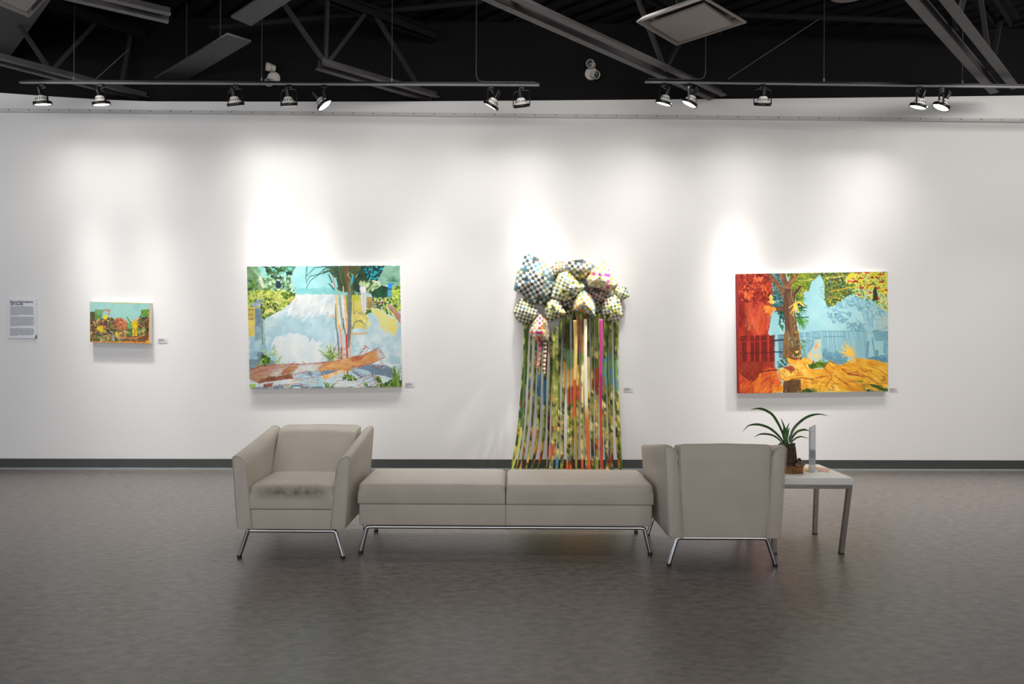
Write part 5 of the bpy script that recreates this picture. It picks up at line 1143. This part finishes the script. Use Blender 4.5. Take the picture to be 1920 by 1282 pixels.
P_([(110, 1130), (900, 1140), (1740, 1160), (1740, 1210), (110, 1190)], (226, 160, 60), (200, 120, 40), 60, jag=8); P_([(1705, 340), (1740, 100), (1745, 1200), (1700, 1200)], (226, 160, 70)); P_([(1620, 1140), (1740, 1060), (1740, 1200), (1600, 1200)], (222, 160, 40), None, jag=8)
P_([(110, 60), (132, 60), (132, 1190), (110, 1190)], (206, 176, 90))
D_([(780, 560), (930, 500), (1060, 560), (1140, 640), (1130, 800), (900, 830), (780, 720)], 60, [(150, 84, 50), (190, 116, 80), (110, 70, 40), (222, 140, 90), (100, 100, 50)], 60, .35)
c.smear(900, 60, asp=.4, jit=22)
painting('small landscape painting with turquoise sky and thick white canvas edge', [(168.3, 565.3), (281.5, 567.8), (281.2, 643.8), (168.5, 641.2)], c, [(122, 78), (1736, 114), (1732, 1192), (120, 1152)], (226, 152), .047)

# ------------------------------------------------------------------ wall text panel and labels
def card(name, label, cat, corners, t, lines, group=None, mcard=M_card):
    K = [at_wall(*p, t) for p in corners]; th = thing(name, label, cat, (0, 0, 0), 0, group)
    B = [at_wall(*p, .0025) for p in corners]
    B = [Vector((k.x, wallY(k.x)-.0025, k.z)) for k in K]
    bm = bmesh.new(); f = [bm.verts.new(k) for k in K]; g = [bm.verts.new(b_) for b_ in B]; bm.faces.new(f); bm.faces.new(g[::-1])
    for i in range(4): bm.faces.new((f[i], g[i], g[(i+1) % 4], f[(i+1) % 4]))
    obj('card_board', bm, mcard, th)
    bm = bmesh.new(); nn_ = Vector((WS, -1, 0)).normalized()*.0012
    def pt_(u, v): return K[0]*(1-u)*(1-v)+K[1]*u*(1-v)+K[2]*u*v+K[3]*(1-u)*v+nn_
    for (u0, u1, v0, v1) in lines:
        q = [bm.verts.new(pt_(*p)) for p in ((u0, v0), (u1, v0), (u1, v1), (u0, v1))]; r_ = [bm.verts.new(x.co-nn_*.5) for x in q]
        bm.faces.new(q); bm.faces.new(r_[::-1])
        for i in range(4): bm.faces.new((q[i], r_[i], r_[(i+1) % 4], q[(i+1) % 4]))
    obj('printed_text', bm, M_ink, th)
    return th, K, pt_
rg = random.Random(4); lines = []
for (v0, v1, n_) in ((.19, .425, 12), (.455, .70, 13), (.745, .94, 11)):
    for i in range(n_):
        v = v0+(v1-v0)*i/(n_); u = .07; last = i == n_-1; end = (.35 if last else rg.uniform(.86, .93))
        if v > .9: end = min(end, .84)
        while u < end-.02:
            w2 = min(rg.uniform(.03, .11), end-u); lines.append((u, u+w2, v, v+(v1-v0)/n_*.52)); u += w2+.012
th, K, pt_ = card('wall_text_panel', 'white exhibition text panel with dark title at the far left of the wall', 'text panel', [(15.5, 559.5), (68.5, 561), (69, 634), (15, 634)], .012, lines, mcard=M_paper)
def text_mesh(s, size, parent, p, m, name='title_lettering'):
    cu = bpy.data.curves.new(name, 'FONT'); cu.body = s; cu.size = size; cu.extrude = .0004; cu.offset = .0001
    to = bpy.data.objects.new(name, cu); C.objects.link(to); bpy.context.view_layer.update()
    me = bpy.data.meshes.new_from_object(to.evaluated_get(bpy.context.evaluated_depsgraph_get())); C.objects.unlink(to); bpy.data.objects.remove(to)
    o = bpy.data.objects.new(name, me); C.objects.link(o); o.parent = parent; me.materials.clear(); me.materials.append(m)
    o.matrix_local = Matrix.Translation(p) @ Matrix.Rotation(math.atan(WS), 4, 'Z') @ Matrix.Rotation(math.pi/2, 4, 'X'); return o
text_mesh('Reconfigurations', .0335, th, pt_(.07, .105)+Vector((0, -.001, 0)), M_inkd)
text_mesh('Of Home', .0335, th, pt_(.07, .165)+Vector((0, -.001, 0)), M_inkd)
# lifted lower right corner showing the dark underside
q = pt_(.99, .99); bm = bmesh.new()
vv = [bm.verts.new(p) for p in (pt_(.935, 1.0)+Vector((0, -.001, 0)), pt_(1.0, .89)+Vector((0, -.001, 0)), pt_(1.0, 1.0)+Vector((.003, -.010, .002)), pt_(.935, 1.0)+Vector((0, .001, 0)), pt_(1.0, .89)+Vector((0, .001, 0)), pt_(1.0, 1.0)+Vector((.003, -.008, .002)))]
for f in ((0, 1, 2), (5, 4, 3), (0, 3, 4, 1), (1, 4, 5, 2), (2, 5, 3, 0)): bm.faces.new([vv[i] for i in f])
obj('peeled_corner', bm, M_foot, th)
LN = [(.08, .62, .18, .30), (.08, .80, .42, .50), (.08, .70, .56, .62), (.08, .30, .74, .82)]
card('wall_label', 'small white wall label right of the small painting', 'wall label', [(295.5, 634), (313.5, 634), (313.5, 642.5), (295.5, 642.5)], .004, LN, 'artwork labels')
card('wall_label', 'small white wall label at the lower right corner of the palm trunk painting', 'wall label', [(759.5, 717), (777, 717), (777, 725), (759.5, 725)], .004, LN, 'artwork labels')
card('wall_label', 'small white wall label right of the woven hanging', 'wall label', [(1169.5, 726), (1187, 726), (1187, 734.5), (1169.5, 734.5)], .004, LN, 'artwork labels')
card('wall_label', 'small white wall label right of the red and yellow painting', 'wall label', [(1668, 727), (1683, 727), (1683, 734), (1668, 734)], .004, LN, 'artwork labels')

# ------------------------------------------------------------------ woven hanging
hg = thing('woven_wall_hanging', 'woven paper wall hanging of checkered bulging pouches with long painted strips reaching the floor', 'wall hanging', (0, 0, 0))
WH, CR = (226, 220, 207), (196, 186, 166)
PAL = {
 'blue': [(38, 66, 84), (52, 96, 110), (28, 36, 50), (76, 108, 116), (44, 52, 60), (110, 116, 84), (48, 60, 70), (54, 112, 146)],
 'orange': [(196, 110, 60), (90, 130, 150), (150, 130, 80), (206, 160, 90), (80, 84, 70)],
 'dark': [(40, 44, 50), (206, 170, 50), (60, 70, 60), (50, 80, 100), (120, 130, 60), (90, 84, 60)],
 'pink': [(150, 140, 110), (206, 176, 110), (216, 150, 60), (140, 146, 90), (180, 168, 130)],
 'green': [(90, 110, 40), (190, 176, 60), (60, 84, 30), (150, 160, 80), (70, 60, 34), (96, 130, 140)],
 'gold': [(214, 160, 80), (206, 180, 80), (120, 140, 60), (196, 130, 70), (110, 150, 170)],
 'olive': [(80, 84, 40), (48, 54, 30), (120, 124, 60), (66, 60, 46), (56, 90, 110)],
 'taupe': [(110, 96, 70), (150, 140, 110), (84, 76, 56), (196, 60, 130)],
}
def c7(x, y, off): return at_wall(920+x/5.827, 460+y/5.827, off)
def pouch(poly, pal, ang, cell, hgt, off, warp=0.0, pink=None, seed=1, sharp=False, peak=None, dark=1.0):
    rs = np.random.RandomState(seed); P = np.array(poly, float); cols = PAL[pal]
    cx, cy = P.mean(0) if peak is None else peak; ca, sa = math.cos(R(ang)), math.sin(R(ang)); N = 3
    # signed distance to the outline
    def sdist(x, y):
        ins = False; best = 1e9; bp_ = None
        for i in range(len(P)):
            ax_, ay = P[i]; bx, by = P[(i+1) % len(P)]
            if (ay > y) != (by > y) and x < (bx-ax_)*(y-ay)/(by-ay)+ax_: ins = not ins
            t = max(0, min(1, ((x-ax_)*(bx-ax_)+(y-ay)*(by-ay))/((bx-ax_)**2+(by-ay)**2+1e-9))); qx, qy = ax_+t*(bx-ax_), ay+t*(by-ay)
            d = math.hypot(x-qx, y-qy)
            if d < best: best = d; bp_ = (qx, qy)
        return ins, best, bp_
    Rm = max(sdist(x, y)[1] for x in np.linspace(P[:, 0].min(), P[:, 0].max(), 9) for y in np.linspace(P[:, 1].min(), P[:, 1].max(), 9) if sdist(x, y)[0])
    cell = cell*1.25; ext = max(np.hypot(P[:, 0]-cx, P[:, 1]-cy))+cell; n = int(ext/cell)+1
    pos = {}; vs, fs, cl = [], [], []
    colc = [cols[rs.randint(len(cols))] for _ in range(2*n+1)]
    def place(u, v, bump):
        x = cx+u*ca-v*sa+warp*math.sin(v/60); y = cy+u*sa+v*ca+warp*math.sin(u/70)
        ins, d, q = sdist(x, y)
        if not ins: x, y = q; d = 0
        k = d/Rm; h = hgt*(min(1, k*1.15)**.62 if not sharp else min(1, k))
        return c7(x, y, off+h+(bump if d > 0 else 0)), ins
    for i in range(-n, n+1):
        for j in range(-n, n+1):
            u, v = i*cell, j*cell
            x = cx+u*ca-v*sa; y = cy+u*sa+v*ca; ins, d, _ = sdist(x, y)
            if not ins and d > cell*.35: continue
            over = (i+j) % 2 == 0
            if over: col = np.array(colc[i+n] if rs.rand() < .45 else cols[rs.randint(len(cols))], float)*.8+np.array([44, 42, 32.])
            else: col = WH if rs.rand() < .72 else (CR if rs.rand() < .6 else cols[rs.randint(len(cols))])
            if pink and (('c', i) in pink and over or ('r', j) in pink and not over): col = (206, 60, 130)
            if not over and rs.rand() < .25: col = tuple(np.array(WH)*.9)
            col = np.array(col, float); col = col*rs.uniform(.88, 1.08)*dark
            base = len(vs); hs = cell*.5
            for b_ in range(N):
                for a in range(N):
                    fu, fv = a/(N-1)*2-1, b_/(N-1)*2-1
                    bump = (.0035 if over else .002)*(1-abs(fv if over else fu)**2)
                    p, _i = place(u+fu*hs*.985, v+fv*hs*.985, bump); vs.append(p)
                    edge = max(abs(fu), abs(fv)); cl.append(col)
            for b_ in range(N-1):
                for a in range(N-1): fs.append((base+b_*N+a, base+b_*N+a+1, base+(b_+1)*N+a+1, base+(b_+1)*N+a))
    me = bpy.data.meshes.new('woven_pouch'); me.from_pydata(vs, [], fs); me.update(); setcol(me, np.array(cl)); me.materials.append(M_weave)
    o = bpy.data.objects.new('woven_pouch', me); C.objects.link(o); o.parent = hg
    sol = o.modifiers.new('thickness', 'SOLIDIFY'); sol.thickness = .0015
    # closed lining behind the weave
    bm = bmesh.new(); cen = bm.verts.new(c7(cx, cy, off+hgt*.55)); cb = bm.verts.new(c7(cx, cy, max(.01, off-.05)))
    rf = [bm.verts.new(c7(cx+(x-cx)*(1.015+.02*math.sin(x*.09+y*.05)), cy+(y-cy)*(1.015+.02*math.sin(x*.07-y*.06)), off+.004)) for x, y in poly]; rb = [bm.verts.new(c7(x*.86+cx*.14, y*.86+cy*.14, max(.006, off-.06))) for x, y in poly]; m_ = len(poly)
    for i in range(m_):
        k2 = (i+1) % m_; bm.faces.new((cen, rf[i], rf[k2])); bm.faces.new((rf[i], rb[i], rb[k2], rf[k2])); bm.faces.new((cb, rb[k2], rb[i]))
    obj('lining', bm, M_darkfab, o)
pouch([(600, 500), (980, 480), (1240, 480), (1270, 640), (1200, 800), (860, 760), (620, 700), (560, 600)], 'olive', 20, 24, .05, .05, seed=40, dark=.75)
pouch([(740, 150), (835, 200), (840, 300), (740, 340), (690, 320), (665, 230)], 'orange', 40, 19, .06, .08, seed=2)
pouch([(850, 170), (1030, 150), (1140, 230), (1100, 300), (1000, 390), (920, 370), (830, 280)], 'dark', 8, 25, .11, .08, seed=3)
pouch([(375, 78), (440, 100), (510, 140), (640, 230), (700, 270), (700, 420), (660, 560), (560, 650), (450, 630), (350, 540), (300, 510), (255, 485), (275, 390), (290, 300), (345, 210)], 'blue', 12, 27, .20, .07, warp=6, seed=4, peak=(490, 400))
pouch([(1050, 450), (1180, 470), (1310, 480), (1270, 590), (1180, 620), (1110, 570)], 'taupe', -20, 22, .05, .09, seed=5, pink={('c', 1)}, dark=.8)
pouch([(1232, 170), (1290, 270), (1345, 360), (1385, 430), (1310, 510), (1190, 470), (1060, 455), (1035, 370), (1100, 270), (1190, 210)], 'pink', 6, 26, .16, .10, seed=6, pink={('c', 3), ('r', -1)}, peak=(1190, 350))
pouch([(1380, 450), (1480, 460), (1515, 560), (1430, 602), (1350, 560), (1340, 480)], 'green', -24, 20, .05, .10, seed=7)
pouch([(750, 300), (860, 270), (940, 370), (1045, 450), (980, 520), (860, 600), (740, 625), (650, 570), (690, 420)], 'green', -22, 24, .12, .12, warp=10, seed=8)
pouch([(1250, 580), (1360, 530), (1425, 600), (1440, 690), (1452, 778), (1400, 800), (1340, 845), (1262, 822), (1205, 740), (1215, 650)], 'green', 34, 21, .15, .10, seed=9, pink={('c', -4)}, peak=(1320, 670))
pouch([(340, 565), (440, 620), (500, 690), (540, 750), (490, 830), (430, 862), (350, 872), (280, 800), (250, 720), (285, 640)], 'olive', -28, 21, .17, .09, seed=10)
pouch([(1020, 485), (1090, 540), (1140, 620), (1150, 700), (1145, 775), (1040, 745), (890, 715), (905, 620), (950, 540)], 'gold', 12, 24, .17, .14, seed=11, peak=(1020, 620))
pouch([(680, 580), (760, 610), (800, 700), (830, 740), (760, 790), (640, 835), (600, 770), (590, 680), (620, 620)], 'green', -30, 21, .14, .14, seed=12)
pouch([(540, 740), (620, 830), (645, 940), (625, 1040), (480, 1042), (425, 960), (440, 860), (490, 800)], 'pink', 3, 21, .10, .17, seed=13, pink={('c', 0), ('r', 2)})
# strips cut from one painted sheet: the sheet is painted once (2.913 px per frame px from 919,460)
c = Canvas(874, 1282, .8, 61); P_, Ln, D_ = c.poly, c.line, c.dabs
P_([(0, 0), (874, 0), (874, 1282), (0, 1282)], (92, 106, 46), (150, 156, 78), 34, seed=71, aniso=(.8, 1.5))
allp = [(150, 340), (720, 340), (720, 1282), (60, 1282)]
D_(allp, 700, [(60, 76, 36), (84, 104, 40), (170, 176, 90), (44, 52, 32), (206, 196, 112), (118, 132, 52)], 34, .4, 80)
P_([(400, 380), (480, 360), (480, 660), (420, 700), (380, 560)], (56, 62, 38), (84, 96, 52), 24, jag=10, seed=72)
P_([(470, 360), (540, 370), (530, 560), (480, 560)], (130, 88, 60), (160, 110, 70), 20, jag=8); P_([(400, 590), (490, 620), (490, 760), (400, 740)], (206, 158, 72), (222, 186, 110), 20, jag=10)
P_([(400, 520), (470, 540), (470, 640), (420, 640)], (110, 150, 96), (90, 120, 70), 20, jag=8)
P_([(410, 740), (540, 720), (620, 700), (600, 900), (560, 820), (470, 820), (480, 960), (430, 900)], (180, 84, 44), (130, 62, 36), 26, jag=12, seed=73)
P_([(500, 620), (560, 600), (560, 860), (510, 880)], (216, 192, 120), (232, 216, 160), 26, jag=8, seed=74); P_([(230, 620), (330, 560), (330, 640), (250, 690)], (150, 100, 70), (196, 160, 120), 12, jag=6)
for k in range(6): Ln([(250, 650-k*14), (330, 600-k*14)], [(60, 50, 44), (200, 180, 160)][k % 2], 6)
P_([(255, 740), (310, 700), (310, 860), (260, 860)], (60, 120, 160), (90, 150, 180), 20, jag=8); P_([(610, 600), (700, 590), (700, 760), (620, 760)], (70, 130, 170), (110, 140, 60), 16, jag=10, seed=75)
P_([(330, 860), (680, 860), (700, 1282), (300, 1282)], (150, 150, 76), (210, 190, 110), 26, jag=16, seed=76, alpha=.8)
D_([(300, 820), (700, 820), (700, 1282), (300, 1282)], 420, [(214, 190, 90), (232, 214, 150), (60, 74, 40), (110, 130, 50), (196, 150, 60), (48, 56, 44)], 30, .4, 70)
for k in range(90):
    x, y = 330+c.rs.rand()*360, 820+c.rs.rand()*440; Ln([(x, y), (x+20*c.rs.randn(), y+14), (x+24*c.rs.randn(), y+40)], [(50, 56, 34), (232, 214, 150), (140, 80, 40)][k % 3], 4, 2, .9)
D_([(60, 1040), (330, 960), (330, 1230), (60, 1230)], 110, [(196, 90, 40), (214, 170, 70), (150, 176, 70), (60, 60, 34), (120, 60, 36)], 44, .4, 85)
D_([(300, 1120), (700, 1120), (700, 1230), (300, 1230)], 60, [(196, 90, 44), (80, 130, 150), (60, 80, 60), (222, 200, 140), (110, 56, 34)], 50, .35, 88)
D_([(160, 700), (260, 700), (230, 1000), (130, 1000)], 40, [(110, 70, 44), (70, 100, 130), (56, 66, 36)], 40, .35, 88)
c.smear(900, 22, asp=.35, jit=16)
sheet = c
def art_color(x, y, seed): return sheet.sample((x-919)*2.913, (y-460)*2.913)
rs = np.random.RandomState(77)
def ribbon(xt, yt, xb, wpx, off, tone=None, seed=0, ybot=None):
    n = 70; yb_ = 883 if ybot is None else ybot; t = np.linspace(0, 1, n+1); rz = np.random.RandomState(seed+500)
    ys = yt+(yb_-yt)*t; xs = xt+(xb-xt)*(.35*t**1.2+.65*t**4.5)+1.2*np.sin(t*rz.uniform(3, 9)+rz.uniform(0, 6))
    tw = rz.uniform(-.4, .4)+rz.uniform(-.9, .9)*t
    vs = []; px_ = []; 
    for x, y, a, tt in zip(xs, ys, tw, t):
        of = off+.04*math.sin(tt*3+seed)*(1-tt)+.05*tt**3*rz.uniform(.95, 1.05); w2 = wpx/2*abs(math.cos(a))+.4; dz = wpx/184/2*math.sin(a)
        zmin = .006
        for sgn in (-1, 0, 1):
            p = at_wall(x+sgn*w2, y, of+sgn*dz); p.z = max(p.z, zmin); vs.append(p); px_.append((x+sgn*w2, y))
    if ybot is None:                                     # short tail lying towards the floor
        p0 = vs[-3:]; 
        for k in range(1, 4):
            for q in p0: vs.append(Vector((q.x+(-.012*k if xb < 1000 else .002*k), q.y-.02*k, max(.004, q.z-.012*k)))); px_.append((xb, yb_+k))
        n += 3
    fs = [(3*i+a, 3*i+a+1, 3*i+a+4, 3*i+a+3) for i in range(n) for a in (0, 1)]
    px_ = np.array(px_); col = art_color(px_[:, 0]+rz.uniform(-1.5, 1.5), px_[:, 1]+rz.uniform(-14, 14), 0)*rz.uniform(.88, 1.12) if tone is None else np.array([tone(y) for _, y in px_], float)
    me = bpy.data.meshes.new('hanging_strip'); me.from_pydata(vs, [], fs); me.update(); setcol(me, col); me.materials.append(M_weave)
    for p in me.polygons: p.use_smooth = True
    o = bpy.data.objects.new('hanging_strip', me); C.objects.link(o); o.parent = hg
    sol = o.modifiers.new('thickness', 'SOLIDIFY'); sol.thickness = .0008
def bot(x):                                               # how far the lower end swings out
    return x+np.interp(x, [978, 990, 1010, 1040, 1080, 1120, 1140, 1155], [-30, -26, -18, -8, 0, 3, 6, 9])
def topy(x): return np.interp(x, [980, 995, 1000, 1030, 1050, 1075, 1100, 1118, 1135, 1145, 1155], [606, 608, 634, 636, 600, 580, 585, 590, 596, 600, 598])
k = 0
x = 981.5
while x < 1154:
    wd_ = rs.uniform(3.0, 4.2) if x < 1004 else rs.uniform(4.4, 7.4)
    if x > 1128: wd_ = rs.uniform(3.6, 6)
    ribbon(x+wd_/2, topy(x)-4, bot(x+wd_/2)+rs.uniform(-2.5, 2.5), wd_, .07+.08*rs.rand(), seed=k); k += 1
    x += wd_+(rs.uniform(2.5, 5) if x < 1030 else rs.choice([.3, .8, 1.6, 2.8]))
lerp = lambda a, b_, t: tuple(np.array(a)*(1-t)+np.array(b_)*t)
ribbon(1098.5, 598, 1104, 5.5, .20, tone=lambda y: (222, 216, 186) if y < 760 else lerp((222, 206, 150), (206, 104, 50), min(1, (y-760)/30)), seed=201)
ribbon(1126, 598, 1131, 4.5, .21, tone=lambda y: (206, 60, 140) if y < 700 else (lerp((180, 40, 110), (190, 70, 60), min(1, max(0, (y-740)/40)))), seed=202)
ribbon(1078, 600, 1080, 6.5, .19, tone=lambda y: (214, 184, 110) if y < 712 else (184, 92, 48) if y < 780 else (150, 140, 70), seed=203)
ribbon(1012, 632, 1008, 4.5, .22, tone=lambda y: (110, 84, 66) if int(y/5) % 2 else (206, 60, 130) if y < 655 else (150, 110, 80), seed=204, ybot=690)
ribbon(1021, 632, 1021, 5.5, .21, tone=lambda y: (190, 170, 150) if int((y+3)/4) % 2 else (90, 60, 44), seed=205, ybot=700)
ribbon(987, 615, 958, 3.0, .17, tone=lambda y: (186, 200, 90) if y > 800 else (70, 110, 50), seed=206)
